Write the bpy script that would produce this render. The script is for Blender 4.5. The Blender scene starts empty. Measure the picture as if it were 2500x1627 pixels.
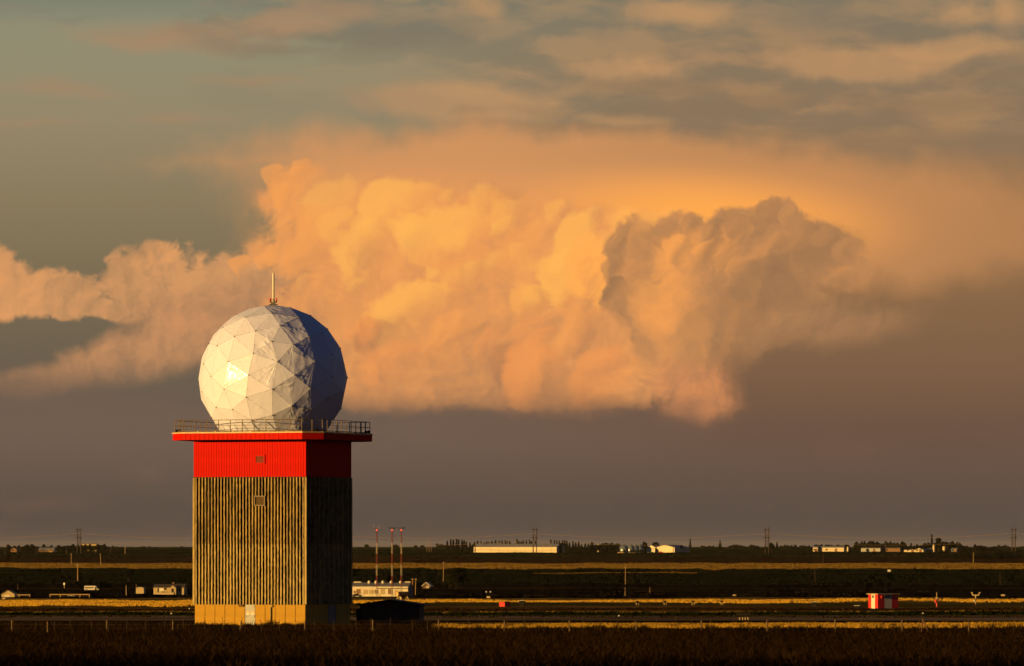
import bpy, bmesh, math, random
import numpy as np
from mathutils import Vector, Matrix, Quaternion

scene = bpy.context.scene
COL = scene.collection
R = math.radians

# ------------------------------------------------------------------ camera
LENS, SENSOR = 200.0, 36.0
F = 2500.0 * LENS / SENSOR          # focal length in photograph pixels
HZ = 1334.0                         # horizon row in the photograph
ZC = 7.2                            # camera height above the tower's ground
cam_d = bpy.data.cameras.new('camera')
cam = bpy.data.objects.new('camera', cam_d)
COL.objects.link(cam)
cam.location = (0, 0, ZC)
cam.rotation_euler = (R(90), 0, 0)
cam_d.lens, cam_d.sensor_width, cam_d.sensor_fit = LENS, SENSOR, 'HORIZONTAL'
cam_d.shift_y = (HZ - 813.5) / 2500.0
cam_d.clip_start, cam_d.clip_end = 1.0, 400000.0
cam_d.dof.use_dof = True
cam_d.dof.focus_distance = 518.0
cam_d.dof.aperture_fstop = 5.6
scene.camera = cam

# ------------------------------------------------------------------ render settings
scene.render.engine = 'CYCLES'
cy = scene.cycles
cy.use_adaptive_sampling = True
cy.adaptive_threshold = 0.02
cy.adaptive_min_samples = 8
cy.use_denoising = True
cy.denoiser = 'OPENIMAGEDENOISE'
cy.denoising_input_passes = 'RGB_ALBEDO_NORMAL'
cy.max_bounces, cy.diffuse_bounces, cy.glossy_bounces = 4, 2, 2
cy.transparent_max_bounces, cy.volume_bounces = 8, 0
cy.caustics_reflective = cy.caustics_refractive = False
vs = scene.view_settings
vs.view_transform, vs.look, vs.exposure, vs.gamma = 'Standard', 'None', 1.2, 1.0
vs.use_curve_mapping = False

# ------------------------------------------------------------------ sun
SUN_AZ, SUN_EL = R(57.6), R(4.4)     # nearly sixty degrees left of straight behind the camera, just above the horizon
to_sun = Vector((-math.sin(SUN_AZ) * math.cos(SUN_EL), -math.cos(SUN_AZ) * math.cos(SUN_EL), math.sin(SUN_EL)))
sl = bpy.data.lights.new('sun', 'SUN')
sl.energy, sl.angle, sl.color = 5.0, R(0.5), (1.0, 0.575, 0.15)
sun = bpy.data.objects.new('sun', sl)
COL.objects.link(sun)
sun.rotation_euler = (-to_sun).to_track_quat('-Z', 'Y').to_euler()
sun.location = (-300, -200, 200)

# ------------------------------------------------------------------ world: evening sky with lit clouds
def lin(r, g, b):
    f = lambda c: c / 12.92 if c <= 0.04045 else ((c + 0.055) / 1.055) ** 2.4
    return (f(r / 255), f(g / 255), f(b / 255), 1.0)

world = bpy.data.worlds.new('World')
scene.world = world
world.use_nodes = True
WT = world.node_tree
WT.nodes.clear()

class S:
    """a socket that can be written into formulas"""
    def __init__(s, sock, tree): s.k, s.t = sock, tree
    def __add__(a, b): return mth(a.t, 'ADD', a, b)
    def __radd__(a, b): return mth(a.t, 'ADD', b, a)
    def __sub__(a, b): return mth(a.t, 'SUBTRACT', a, b)
    def __rsub__(a, b): return mth(a.t, 'SUBTRACT', b, a)
    def __mul__(a, b): return mth(a.t, 'MULTIPLY', a, b)
    def __rmul__(a, b): return mth(a.t, 'MULTIPLY', b, a)
    def __truediv__(a, b): return mth(a.t, 'DIVIDE', a, b)
    def __neg__(a): return mth(a.t, 'MULTIPLY', a, -1.0)

def put(t, inp, v):
    if isinstance(v, S): t.links.new(v.k, inp)
    else: inp.default_value = v

def mth(t, op, *a, clamp=False):
    n = t.nodes.new('ShaderNodeMath'); n.operation = op; n.use_clamp = clamp
    for i, v in enumerate(a): put(t, n.inputs[i], v)
    return S(n.outputs[0], t)

def vmath(t, op, *a):
    n = t.nodes.new('ShaderNodeVectorMath'); n.operation = op
    for i, v in enumerate(a): put(t, n.inputs[i], v)
    return S(n.outputs['Value'] if op in ('LENGTH', 'DOT_PRODUCT', 'DISTANCE') else n.outputs['Vector'], t)

def comb(t, x, y, z=0.0):
    n = t.nodes.new('ShaderNodeCombineXYZ')
    for i, v in enumerate((x, y, z)): put(t, n.inputs[i], v)
    return S(n.outputs[0], t)

def sepx(t, v):
    n = t.nodes.new('ShaderNodeSeparateXYZ'); put(t, n.inputs[0], v)
    return [S(o, t) for o in n.outputs]

def noise(t, vec, scale, detail=4.0, rough=0.5, dist=0.0, dims='2D', lac=2.0):
    n = t.nodes.new('ShaderNodeTexNoise'); n.noise_dimensions = dims
    put(t, n.inputs['Vector'], vec)
    n.inputs['Scale'].default_value = scale; n.inputs['Detail'].default_value = detail
    n.inputs['Roughness'].default_value = rough; n.inputs['Distortion'].default_value = dist
    n.inputs['Lacunarity'].default_value = lac
    return S(n.outputs[0], t), S(n.outputs[1], t)

def voro(t, vec, scale, detail=3.0, rough=0.5, smooth=0.3, dims='2D'):
    n = t.nodes.new('ShaderNodeTexVoronoi'); n.voronoi_dimensions = dims
    n.feature = 'F1'; n.normalize = True
    put(t, n.inputs['Vector'], vec)
    n.inputs['Scale'].default_value = scale; n.inputs['Detail'].default_value = detail
    n.inputs['Roughness'].default_value = rough; n.inputs['Lacunarity'].default_value = 2.1
    return S(n.outputs['Distance'], t)

def step(t, v, lo, hi, a=0.0, b=1.0, kind='SMOOTHSTEP'):
    n = t.nodes.new('ShaderNodeMapRange'); n.interpolation_type = kind
    put(t, n.inputs[0], v)
    for i, q in zip((1, 2, 3, 4), (lo, hi, a, b)): put(t, n.inputs[i], q)
    return S(n.outputs[0], t)

def mixc(t, fac, a, b, mode='MIX'):
    n = t.nodes.new('ShaderNodeMix'); n.data_type = 'RGBA'; n.blend_type = mode
    put(t, n.inputs[0], fac); put(t, n.inputs[6], a); put(t, n.inputs[7], b)
    return S(n.outputs[2], t)

def ramp(t, fac, stops, interp='LINEAR'):
    n = t.nodes.new('ShaderNodeValToRGB'); put(t, n.inputs[0], fac)
    cr = n.color_ramp; cr.interpolation = interp
    while len(cr.elements) < len(stops): cr.elements.new(0.5)
    for e, (p, c) in zip(cr.elements, sorted(stops)): e.position = p; e.color = c
    return S(n.outputs[0], t)

def blobs(t, p, items, k=0.02):
    """smooth union of ellipses (cx, cy, rx, ry[, turn in degrees]) as a signed depth, positive inside"""
    out = None
    for it in items:
        cx, cy_, rx, ry = it[:4]
        n = t.nodes.new('ShaderNodeGroup'); n.node_tree = ELL
        put(t, n.inputs[0], p); n.inputs[1].default_value = (cx, cy_, 0); n.inputs[2].default_value = (1 / rx, 1 / ry, 0)
        n.inputs[3].default_value = -R(it[4]) if len(it) > 4 else 0.0; n.inputs[4].default_value = (rx * ry) ** 0.5
        d = S(n.outputs[0], t)
        out = d if out is None else mth(t, 'SMOOTH_MAX', out, d, k)
    return out

ELL = bpy.data.node_groups.new('ellipse', 'ShaderNodeTree')
for nm, ty in (('P', 'Vector'), ('C', 'Vector'), ('Inv', 'Vector'), ('Turn', 'Float'), ('M', 'Float')):
    ELL.interface.new_socket(nm, in_out='INPUT', socket_type='NodeSocket' + ty)
ELL.interface.new_socket('D', in_out='OUTPUT', socket_type='NodeSocketFloat')
gi = ELL.nodes.new('NodeGroupInput'); go_ = ELL.nodes.new('NodeGroupOutput')
I = [S(o, ELL) for o in gi.outputs if o.name]
off_ = vmath(ELL, 'SUBTRACT', I[0], I[1])
vr = ELL.nodes.new('ShaderNodeVectorRotate'); vr.rotation_type = 'Z_AXIS'      # made after its inputs: the shader compiler keeps creation order
put(ELL, vr.inputs['Vector'], off_); put(ELL, vr.inputs['Angle'], I[3])
put(ELL, go_.inputs[0], I[4] - vmath(ELL, 'LENGTH', vmath(ELL, 'MULTIPLY', S(vr.outputs[0], ELL), I[2])) * I[4])

def build_sky(t):
    tc = t.nodes.new('ShaderNodeTexCoord')
    gx, gy, gz = sepx(t, S(tc.outputs['Generated'], t))
    az = mth(t, 'ARCTAN2', gx, gy)
    el = mth(t, 'ARCSINE', gz)
    X = 1.25 + az * (F / 1000)             # thousandths of a radian scale, easterly
    Y = HZ / 1000 - el * (F / 1000)        # falls with height
    P = comb(t, X, Y)

    # --- clear sky
    g = step(t, Y, -6.0, 1.4, kind='LINEAR')
    at = lambda y: (y + 6.0) / 7.4
    clear_l = ramp(t, g, [(0.0, lin(28, 56, 96)), (at(-2.0), lin(44, 76, 110)), (at(-0.3), lin(82, 100, 102)), (at(0.0), lin(126, 129, 111)), (at(0.08), lin(146, 142, 115)),
                          (at(0.3), lin(149, 135, 106)), (at(0.5), lin(138, 122, 92)), (at(0.65), lin(126, 111, 84)),
                          (at(0.85), lin(110, 97, 78)), (at(1.02), lin(104, 89, 76)), (at(1.3), lin(88, 76, 67))])
    clear_r = ramp(t, g, [(0.0, lin(28, 56, 96)), (at(-2.0), lin(42, 70, 102)), (at(-0.3), lin(84, 96, 94)), (at(0.0), lin(136, 122, 98)), (at(0.2), lin(150, 122, 92)),
                          (at(0.45), lin(150, 114, 80)), (at(0.7), lin(138, 104, 72)),
                          (at(0.9), lin(126, 95, 70)), (at(1.05), lin(108, 83, 67)), (at(1.3), lin(87, 73, 63))])
    clear = mixc(t, step(t, X, 0.7, 1.9), clear_l, clear_r)

    # --- shared fields
    w1, w1c = noise(t, P, 5.0, 5, 0.55)
    sc = t.nodes.new('ShaderNodeSeparateColor'); put(t, sc.inputs[0], w1c)     # no hidden colour-to-vector conversion, which would upset the compile order
    wv = comb(t, S(sc.outputs[0], t) - 0.5, S(sc.outputs[1], t) - 0.5)
    Pw = vmath(t, 'MULTIPLY_ADD', wv, (0.10, 0.08, 0), P)          # gently bent coordinates
    bump = lambda v, sc, de, ro: (lambda f: 1.0 - f * f)(voro(t, v, sc, de, ro))
    off = lambda v, x, y: vmath(t, 'ADD', v, (x, y, 0))
    Pm = vmath(t, 'MULTIPLY_ADD', wv, (0.16, 0.14, 0), P)
    n0, _ = noise(t, Pm, 3.0, 5, 0.55)
    n1, _ = noise(t, off(Pm, 0.03, 0.02), 3.0, 5, 0.55)
    m0, m1 = bump(Pm, 9.0, 3.5, 0.55), bump(off(Pm, 0.012, 0.009), 9.0, 1.5, 0.5)
    h0 = m0 * 0.55 + n0 * 0.6
    relief = (m0 - m1) * 1.5 + (n0 - n1) * 3.2       # positive where the billow turns towards the sun (left, up)
    k0, k1 = bump(Pm, 23.0, 2.0, 0.5), bump(off(Pm, 0.006, 0.004), 23.0, 2.0, 0.5)
    relief = relief + (k0 - k1) * 1.1
    fine, _ = noise(t, Pw, 16.0, 5, 0.6)
    # values used again and again are made once: the shader compiler merges equal nodes and loses the order
    fm, hm, mm, wm = fine - 0.5, h0 - 0.72, m0 - 0.8, w1 - 0.5
    Pb = vmath(t, 'MULTIPLY_ADD', wv, (0.12, 0.12, 0), P)
    lrough = (m0 - 0.75) * 0.8 + fm * 0.7
    lshade = relief * 0.5 + (n0 - 0.5) * 1.2
    fm6, fm5 = fm * 0.06, fm * 0.05

    # --- high streaked layer
    wm25, wm10 = wm * 0.25, wm * 0.10
    Ps = comb(t, X + wm25, Y * 3.6 + wm25 + X * 0.10)
    s1, _ = noise(t, Ps, 2.1, 6, 0.55)
    Ps2 = comb(t, X * 1.1 + 7.3, Y * 4.6 + wm * 0.3)
    s2, _ = noise(t, Ps2, 2.7, 5, 0.52)
    cover = step(t, X + Y * -0.9, 0.15, 1.05) * 0.30
    strat = step(t, s1 + cover, 0.50, 0.70) * step(t, Y, 0.50, 0.28) * step(t, Y, -1.4, -0.3, 0.45, 1.0)
    strat = strat * (1.0 - step(t, Y, 0.10, 0.19) * step(t, X, 1.30, 0.95) * 0.8)
    warm = step(t, s2, 0.40, 0.66)
    scol = mixc(t, warm, lin(128, 114, 94), lin(178, 138, 98))
    scol = mixc(t, step(t, Y, 0.16, 0.0) * step(t, Y, -3.0, -0.4), scol, mixc(t, warm, lin(120, 114, 98), lin(170, 136, 99)))
    scol = mixc(t, step(t, Y, -0.3, -3.0), scol, mixc(t, warm, lin(34, 58, 86), lin(56, 74, 94)))
    sky = mixc(t, strat * 0.54, clear, scol)
    # named streaks: pale bars and grey bars of the upper sky
    bent = vmath(t, 'MULTIPLY_ADD', wv, (0.16, 0.05, 0), P)
    fr = fm5
    streak_peach = blobs(t, bent, [(0.13, 0.222, 0.15, 0.020, 2), (0.42, 0.10, 0.24, 0.036, 2), (0.72, 0.055, 0.20, 0.040, -8), (1.17, 0.022, 0.06, 0.034),
                                   (1.53, 0.168, 0.14, 0.026, 3), (1.12, 0.255, 0.26, 0.048, 4), (1.50, 0.292, 0.13, 0.012, 3), (2.06, 0.165, 0.20, 0.045, 3),
                                   (2.34, 0.045, 0.07, 0.035), (2.47, 0.04, 0.05, 0.05), (1.65, 0.04, 0.12, 0.03), (2.3, 0.13, 0.2, 0.03, -4), (0.05, 0.305, 0.12, 0.010),
                                   (0.45, 0.292, 0.10, 0.012), (0.60, 0.195, 0.10, 0.012, 4)], 0.01)
    sky = mixc(t, step(t, streak_peach + fr, -0.034, 0.046) * step(t, X, 0.4, 1.1, 0.36, 0.55), sky, mixc(t, step(t, X, 0.6, 1.3), lin(176, 132, 98), lin(205, 154, 103)))
    streak_grey = blobs(t, bent, [(0.98, 0.085, 0.24, 0.040, -3), (0.62, 0.125, 0.15, 0.020, 4), (1.62, 0.215, 0.20, 0.026, 2), (1.75, 0.262, 0.32, 0.026, -4), (1.30, 0.272, 0.05, 0.012, 6), (1.15, 0.278, 0.04, 0.011, 5),
                                  (2.02, 0.055, 0.17, 0.036, 6), (2.30, 0.262, 0.26, 0.026, 1), (2.25, 0.345, 0.3, 0.030, 3), (1.42, 0.315, 0.26, 0.016, 2),
                                  (1.90, 0.330, 0.22, 0.020, 3), (2.40, 0.20, 0.16, 0.02, -6), (1.05, 0.335, 0.15, 0.010, -2), (2.48, 0.075, 0.08, 0.012, -4)], 0.01)
    sky = mixc(t, step(t, streak_grey + fr, -0.036, 0.056) * 0.5, sky, mixc(t, step(t, Y, 0.22, 0.05), lin(140, 115, 87), lin(122, 114, 99)))

    # --- anvil veil lit from the left
    veil = blobs(t, vmath(t, 'MULTIPLY_ADD', wv, (0.22, 0.10, 0), P), [(1.10, 0.47, 0.50, 0.13), (1.50, 0.44, 0.95, 0.125, 3), (1.62, 0.52, 0.66, 0.16), (0.72, 0.39, 0.22, 0.022, -4), (0.85, 0.40, 0.22, 0.06, -4), (2.15, 0.56, 0.50, 0.16), (0.95, 0.60, 0.32, 0.20)], 0.06)
    vcol = mixc(t, step(t, X + Y * 0.5, 1.75, 2.8), lin(232, 156, 92), lin(184, 131, 84))
    vcol = mixc(t, step(t, Y, 0.52, 0.36), vcol, mixc(t, step(t, X, 1.0, 2.0), lin(212, 149, 95), lin(194, 138, 88)))
    sky = mixc(t, step(t, veil + fm6, -0.08, 0.14) * 0.94, sky, vcol)
    # glow of the veil behind the dark tower of cloud
    glow = blobs(t, P, [(1.74, 0.535, 0.38, 0.095, 4)])
    sky = mixc(t, step(t, glow, -0.10, 0.17), sky, lin(255, 170, 80))

    # --- cloud builder
    hmm = hm + mm * 0.5
    vbase, Yw = relief + fm * 0.22 + hm * 0.6, Y + wm10
    def cloud(base, items, edge, amp, lit, mid, dark, bright_at, bias, k=0.02, soft_low=None, gain=1.0, fade=1.0, soft_top=False, soft_diag=False):
        d = blobs(t, P, items, k)
        field = d + hmm * amp + fm5
        a = step(t, field, -edge * 0.5, edge)
        if soft_low is not None:
            a = a * step(t, Yw, soft_low[1], soft_low[0])
        if soft_diag:
            a = a * step(t, X * 0.7 + Y, 2.26, 2.04)
        if soft_top:
            a = a * mth(t, 'MAXIMUM', step(t, Y, 0.39, 0.54), step(t, X, 0.84, 0.68) * step(t, Y, 0.36, 0.44))
        b = blobs(t, Pb, bright_at, 0.05)
        v = vbase + mth(t, 'MULTIPLY_ADD', b, 2.0, bias)
        c = ramp(t, mth(t, 'MULTIPLY_ADD', v, 0.5, 0.5, clamp=True), [(0.0, dark), (0.5, mid), (1.0, lit)])
        return mixc(t, a * fade, base, c)

    # far left bank, two tiers with a gap of clear sky between
    sky = cloud(sky, [(-0.05, 0.68, 0.13, 0.080, 10), (0.13, 0.725, 0.15, 0.058), (0.35, 0.695, 0.11, 0.072), (0.37, 0.655, 0.09, 0.042), (0.57, 0.715, 0.15, 0.080), (0.26, 0.755, 0.16, 0.030, 8)],
                0.020, 0.15, lin(242, 166, 97), lin(208, 149, 97), lin(146, 117, 85), [(0.02, 0.66, 0.09, 0.06), (0.34, 0.66, 0.10, 0.05), (0.44, 0.645, 0.06, 0.03), (0.0, 0.72, 0.1, 0.04)], -0.12, soft_low=(0.77, 0.81))
    sky = cloud(sky, [(0.10, 0.935, 0.22, 0.040, -12), (0.36, 0.86, 0.22, 0.075, -14), (0.52, 0.80, 0.16, 0.09), (0.66, 0.82, 0.2, 0.14), (0.40, 0.78, 0.10, 0.05)],
                0.05, 0.07, lin(228, 154, 96), lin(192, 138, 94), lin(136, 108, 83), [(0.44, 0.79, 0.12, 0.06), (0.30, 0.86, 0.14, 0.035, -14)], -0.2, soft_low=(0.86, 1.0))
    # the great lit mass
    sky = cloud(sky, [(0.86, 0.51, 0.19, 0.085), (0.84, 0.62, 0.17, 0.10), (1.02, 0.56, 0.28, 0.17), (1.15, 0.72, 0.34, 0.20), (0.86, 0.80, 0.22, 0.15), (1.40, 0.72, 0.16, 0.21), (1.05, 0.88, 0.30, 0.13),
                      (1.38, 0.92, 0.30, 0.10), (0.665, 0.635, 0.035, 0.028)],
                0.030, 0.13, lin(255, 178, 87), lin(236, 157, 89), lin(192, 134, 88),
                [(0.99, 0.50, 0.14, 0.12), (1.08, 0.60, 0.22, 0.10), (0.80, 0.56, 0.12, 0.12), (1.02, 0.74, 0.14, 0.07), (1.42, 0.64, 0.07, 0.13)], -0.22, soft_low=(0.95, 1.05), gain=1.0, soft_top=True)
    # heaped lobes, each lit on its left and fading into the mass on its right
    lg = bpy.data.node_groups.new('cloud_lobe', 'ShaderNodeTree')
    for nm, ty in (('Base', 'Color'), ('P', 'Vector'), ('C', 'Vector'), ('Inv', 'Vector'), ('Lit', 'Color'), ('Dark', 'Color'), ('Amt', 'Float'), ('Edge', 'Float'), ('Rough', 'Float'), ('Shade', 'Float')):
        lg.interface.new_socket(nm, in_out='INPUT', socket_type='NodeSocket' + ty)
    lg.interface.new_socket('Out', in_out='OUTPUT', socket_type='NodeSocketColor')
    gi = lg.nodes.new('NodeGroupInput'); go_ = lg.nodes.new('NodeGroupOutput')
    I = {o.name: S(o, lg) for o in gi.outputs if o.name}
    # a vanishing share of the base colour makes each lobe wait for the one below it, so few values are alive at once
    sb = lg.nodes.new('ShaderNodeSeparateColor'); put(lg, sb.inputs[0], I['Base'])
    wait = S(sb.outputs[0], lg) * 1e-7
    q = vmath(lg, 'MULTIPLY', vmath(lg, 'SUBTRACT', vmath(lg, 'ADD', I['P'], comb(lg, wait, wait)), I['C']), I['Inv'])
    l = vmath(lg, 'LENGTH', q) - I['Rough']
    s_ = vmath(lg, 'DOT_PRODUCT', q, (-0.80, -0.55, 0))
    a_ = step(lg, l, 1.0 + I['Edge'] * 0.5, 1.0 - I['Edge']) * step(lg, s_, -0.75, 0.45)
    c_ = mixc(lg, step(lg, s_ + I['Shade'], -0.5, 0.75), I['Dark'], I['Lit'])
    put(lg, go_.inputs[0], mixc(lg, a_ * I['Amt'], I['Base'], c_))
    def lobe(base, cx, cy_, rx, ry, lit, dark, amt=0.8, edge=0.22):
        n = t.nodes.new('ShaderNodeGroup'); n.node_tree = lg
        for nm, v in (('Base', base), ('P', Pw), ('C', (cx, cy_, 0)), ('Inv', (1 / rx, 1 / ry, 0)), ('Lit', lit), ('Dark', dark), ('Amt', amt), ('Edge', edge), ('Rough', lrough), ('Shade', lshade)):
            put(t, n.inputs[nm], v)
        return S(n.outputs[0], t)
    YL, YM, YD = lin(255, 181, 88), lin(244, 160, 85), lin(212, 143, 86)
    RL, RD = lin(242, 153, 84), lin(196, 130, 82)
    for (cx, cy_, rx, ry, L, D, am) in [
            (0.735, 0.475, 0.075, 0.06, YM, YD, 0.8), (0.83, 0.505, 0.085, 0.06, YL, YD, 0.5), (1.21, 0.55, 0.11, 0.075, YM, YD, 0.55), (1.00, 0.525, 0.13, 0.075, YL, YM, 0.8), (1.10, 0.585, 0.13, 0.075, YL, YM, 0.85),
            (0.79, 0.60, 0.09, 0.085, YM, YD, 0.7), (0.90, 0.625, 0.085, 0.080, YL, YD, 0.75), (1.28, 0.62, 0.07, 0.06, YM, YD, 0.55), (1.17, 0.68, 0.10, 0.07, YM, YD, 0.6), (1.42, 0.595, 0.065, 0.095, YL, YD, 0.85), (1.40, 0.68, 0.075, 0.085, YL, YM, 0.9),
            (1.29, 0.745, 0.050, 0.045, YM, RD, 0.7), (1.02, 0.775, 0.12, 0.080, YL, YD, 0.8), (1.12, 0.83, 0.09, 0.06, YM, RD, 0.6), (0.92, 0.83, 0.06, 0.055, RD, lin(160, 120, 86), 0.75), (0.98, 0.90, 0.12, 0.06, RL, RD, 0.5),
            (1.25, 0.905, 0.05, 0.05, RD, lin(160, 118, 86), 0.7), (1.33, 0.925, 0.09, 0.075, RL, RD, 0.85), (1.45, 0.80, 0.08, 0.08, YM, RD, 0.6), (1.50, 0.93, 0.09, 0.08, RL, RD, 0.7)]:
        sky = lobe(sky, cx, cy_, rx, ry, L, D, am * 0.92)
    for (cx, cy_, rr_) in [(0.672, 0.445, 0.034), (0.695, 0.49, 0.036), (0.725, 0.535, 0.034), (0.70, 0.585, 0.032), (0.665, 0.625, 0.034), (0.745, 0.43, 0.034), (0.60, 0.645, 0.03)]:
        sky = lobe(sky, cx, cy_, rr_, rr_ * 0.9, YM, YD, 0.6, 0.18)
    lr = random.Random(5)
    for i in range(34):                                   # smaller heads all over it
        a_, r_ = lr.uniform(0, 6.283), lr.uniform(0, 1) ** 0.5
        cx, cy_ = 1.10 + 0.42 * r_ * math.cos(a_), 0.68 + 0.21 * r_ * math.sin(a_)
        w_ = lr.uniform(0.022, 0.055)
        warm_ = cy_ > 0.80
        sky = lobe(sky, cx, cy_, w_, w_ * lr.uniform(0.7, 1.0), RL if warm_ else YL, RD if warm_ else YD, lr.uniform(0.3, 0.55), 0.3)
    # bright shoulder behind the dark tower
    sky = cloud(sky, [(1.555, 0.555, 0.060, 0.040), (1.525, 0.60, 0.050, 0.050), (1.62, 0.555, 0.06, 0.045), (1.50, 0.66, 0.05, 0.06), (1.44, 0.66, 0.06, 0.085)],
                0.020, 0.05, lin(255, 182, 90), lin(255, 170, 84), lin(214, 146, 86), [(1.55, 0.58, 0.12, 0.10)], 0.1)
    # the grey brown tower of cloud in front, sun on its flank
    sky = cloud(sky, [(1.545, 0.64, 0.060, 0.085), (1.66, 0.62, 0.11, 0.09), (1.79, 0.60, 0.10, 0.085), (1.90, 0.555, 0.060, 0.052), (1.97, 0.63, 0.11, 0.080), (2.07, 0.66, 0.055, 0.055), (1.60, 0.72, 0.11, 0.075), (1.72, 0.78, 0.17, 0.15), (1.66, 0.86, 0.10, 0.08), (1.85, 0.74, 0.17, 0.11)],
                0.015, 0.10, lin(252, 164, 85), lin(194, 136, 86), lin(152, 113, 79),
                [(1.69, 0.625, 0.075, 0.06), (1.78, 0.615, 0.03, 0.06, -20), (1.65, 0.74, 0.08, 0.06), (1.87, 0.60, 0.04, 0.03)], 0.0, soft_low=(0.80, 0.985), soft_diag=True)
    GL, GM, GD = lin(252, 166, 85), lin(204, 141, 86), lin(154, 114, 79)
    for (cx, cy_, rx, ry, L, D, am) in [
            (1.99, 0.65, 0.13, 0.10, GD, lin(132, 103, 76), 0.8), (1.83, 0.79, 0.15, 0.09, GD, lin(128, 99, 73), 0.75), (1.94, 0.61, 0.10, 0.06, GM, GD, 0.6), (1.88, 0.545, 0.06, 0.045, lin(190, 134, 84), GD, 0.6), (1.80, 0.62, 0.06, 0.075, GL, GD, 0.65), (1.70, 0.64, 0.10, 0.085, GL, lin(206, 140, 84), 0.8), (1.58, 0.60, 0.055, 0.07, lin(214, 146, 86), GM, 0.5),
            (1.66, 0.74, 0.10, 0.08, GL, GM, 0.6), (1.56, 0.69, 0.05, 0.06, lin(226, 150, 86), GM, 0.5), (1.88, 0.72, 0.10, 0.07, GD, lin(138, 105, 76), 0.6), (1.73, 0.85, 0.12, 0.07, GM, GD, 0.6)]:
        sky = lobe(sky, cx, cy_, rx, ry, L, D, am * 0.8, 0.4)
    # small crisp heads round its crown, greyer than the glow behind
    HL, HD = lin(186, 132, 84), lin(146, 110, 78)
    for (cx, cy_, rr_, L) in [(1.535, 0.60, 0.036, HL), (1.575, 0.585, 0.034, lin(210, 145, 86)), (1.63, 0.578, 0.036, HL), (1.69, 0.556, 0.032, HL), (1.745, 0.562, 0.034, HL), (1.80, 0.562, 0.032, HL), (1.845, 0.532, 0.030, HL), (1.885, 0.522, 0.036, HL),
                              (1.935, 0.535, 0.034, lin(200, 140, 86)), (1.975, 0.575, 0.034, HL), (2.02, 0.585, 0.030, HL), (2.06, 0.62, 0.036, HL), (1.51, 0.66, 0.036, HL), (1.52, 0.71, 0.034, HD), (1.66, 0.61, 0.04, GL), (1.73, 0.61, 0.036, GL), (1.90, 0.60, 0.036, GM)]:
        sky = lobe(sky, cx, cy_, rr_, rr_ * 0.9, L, HD, 0.62, 0.16)
    # lit scraps low on the right
    sky = cloud(sky, [(1.70, 0.985, 0.105, 0.055), (1.66, 0.935, 0.06, 0.045), (1.74, 0.94, 0.05, 0.05)], 0.05, 0.061, lin(244, 154, 88), lin(205, 136, 88), lin(150, 108, 80), [(1.69, 0.95, 0.07, 0.05)], -0.12, soft_low=(1.0, 1.06), fade=0.85)
    sky = cloud(sky, [(1.98, 0.78, 0.12, 0.042, -8), (2.09, 0.80, 0.15, 0.045, -10), (1.865, 0.82, 0.028, 0.036, 20)], 0.07, 0.073, lin(206, 145, 92), lin(172, 126, 86), lin(142, 107, 78), [(1.94, 0.77, 0.06, 0.03)], -0.1, fade=0.75)

    # --- rain haze under the cloud base
    hz = mixc(t, step(t, X, 0.5, 2.2), lin(114, 94, 79), lin(112, 86, 70))
    hz = mixc(t, step(t, Y, 1.03, 1.28), hz, lin(91, 78, 69))
    soft, _ = noise(t, comb(t, X, Y * 2.2), 3.2, 4, 0.5)
    hzf = step(t, Y + (soft - 0.5) * 0.16 + step(t, X, 1.65, 1.95) * -0.07 + step(t, X, 0.75, 0.35) * 0.05, 0.915, 1.10)
    base_line = step(t, Y + fm * 0.03 + wm * 0.05, 0.985, 1.012) * step(t, X, 0.85, 1.05) * step(t, X, 1.64, 1.58)
    hzf = mth(t, 'MAXIMUM', hzf * 0.94, base_line * 0.75)
    # faint pink rags in the haze
    rag = blobs(t, bent, [(0.345, 1.155, 0.05, 0.018), (2.05, 1.09, 0.10, 0.03), (0.12, 1.23, 0.10, 0.02)], 0.01)
    hz = mixc(t, step(t, rag + fr, -0.03, 0.05) * 0.13, hz, lin(160, 112, 88))
    sky = mixc(t, hzf, sky, hz)

    # --- daylight model lends its tone to the part of the dome high overhead
    st = t.nodes.new('ShaderNodeTexSky'); st.sky_type = 'NISHITA'; st.sun_disc = False
    st.sun_elevation, st.sun_rotation = SUN_EL, math.pi + SUN_AZ
    st.air_density, st.dust_density, st.ozone_density = 1.0, 1.5, 1.0
    nis = mixc(t, 1.0, S(st.outputs[0], t), (0.055, 0.055, 0.055, 1), 'MULTIPLY')
    sky = mixc(t, step(t, Y, -1.0, -8.0) * 0.6, sky, nis)
    go = t.nodes.new('NodeGroupOutput'); put(t, go.inputs[0], sky)
SKY = bpy.data.node_groups.new('evening_sky', 'ShaderNodeTree')
SKY.interface.new_socket('Color', in_out='OUTPUT', socket_type='NodeSocketColor')
build_sky(SKY)
wg = WT.nodes.new('ShaderNodeGroup'); wg.node_tree = SKY
bg = WT.nodes.new('ShaderNodeBackground'); bg.inputs[1].default_value = 2.0 ** -1.2      # the exposure above is set for the sunlit tower
wo = WT.nodes.new('ShaderNodeOutputWorld')
WT.links.new(wg.outputs[0], bg.inputs[0]); WT.links.new(bg.outputs[0], wo.inputs[0])
world.cycles.sampling_method = 'NONE'

# ------------------------------------------------------------------ helpers
rng = random.Random(7)
nr = np.random.default_rng(7)

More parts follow.
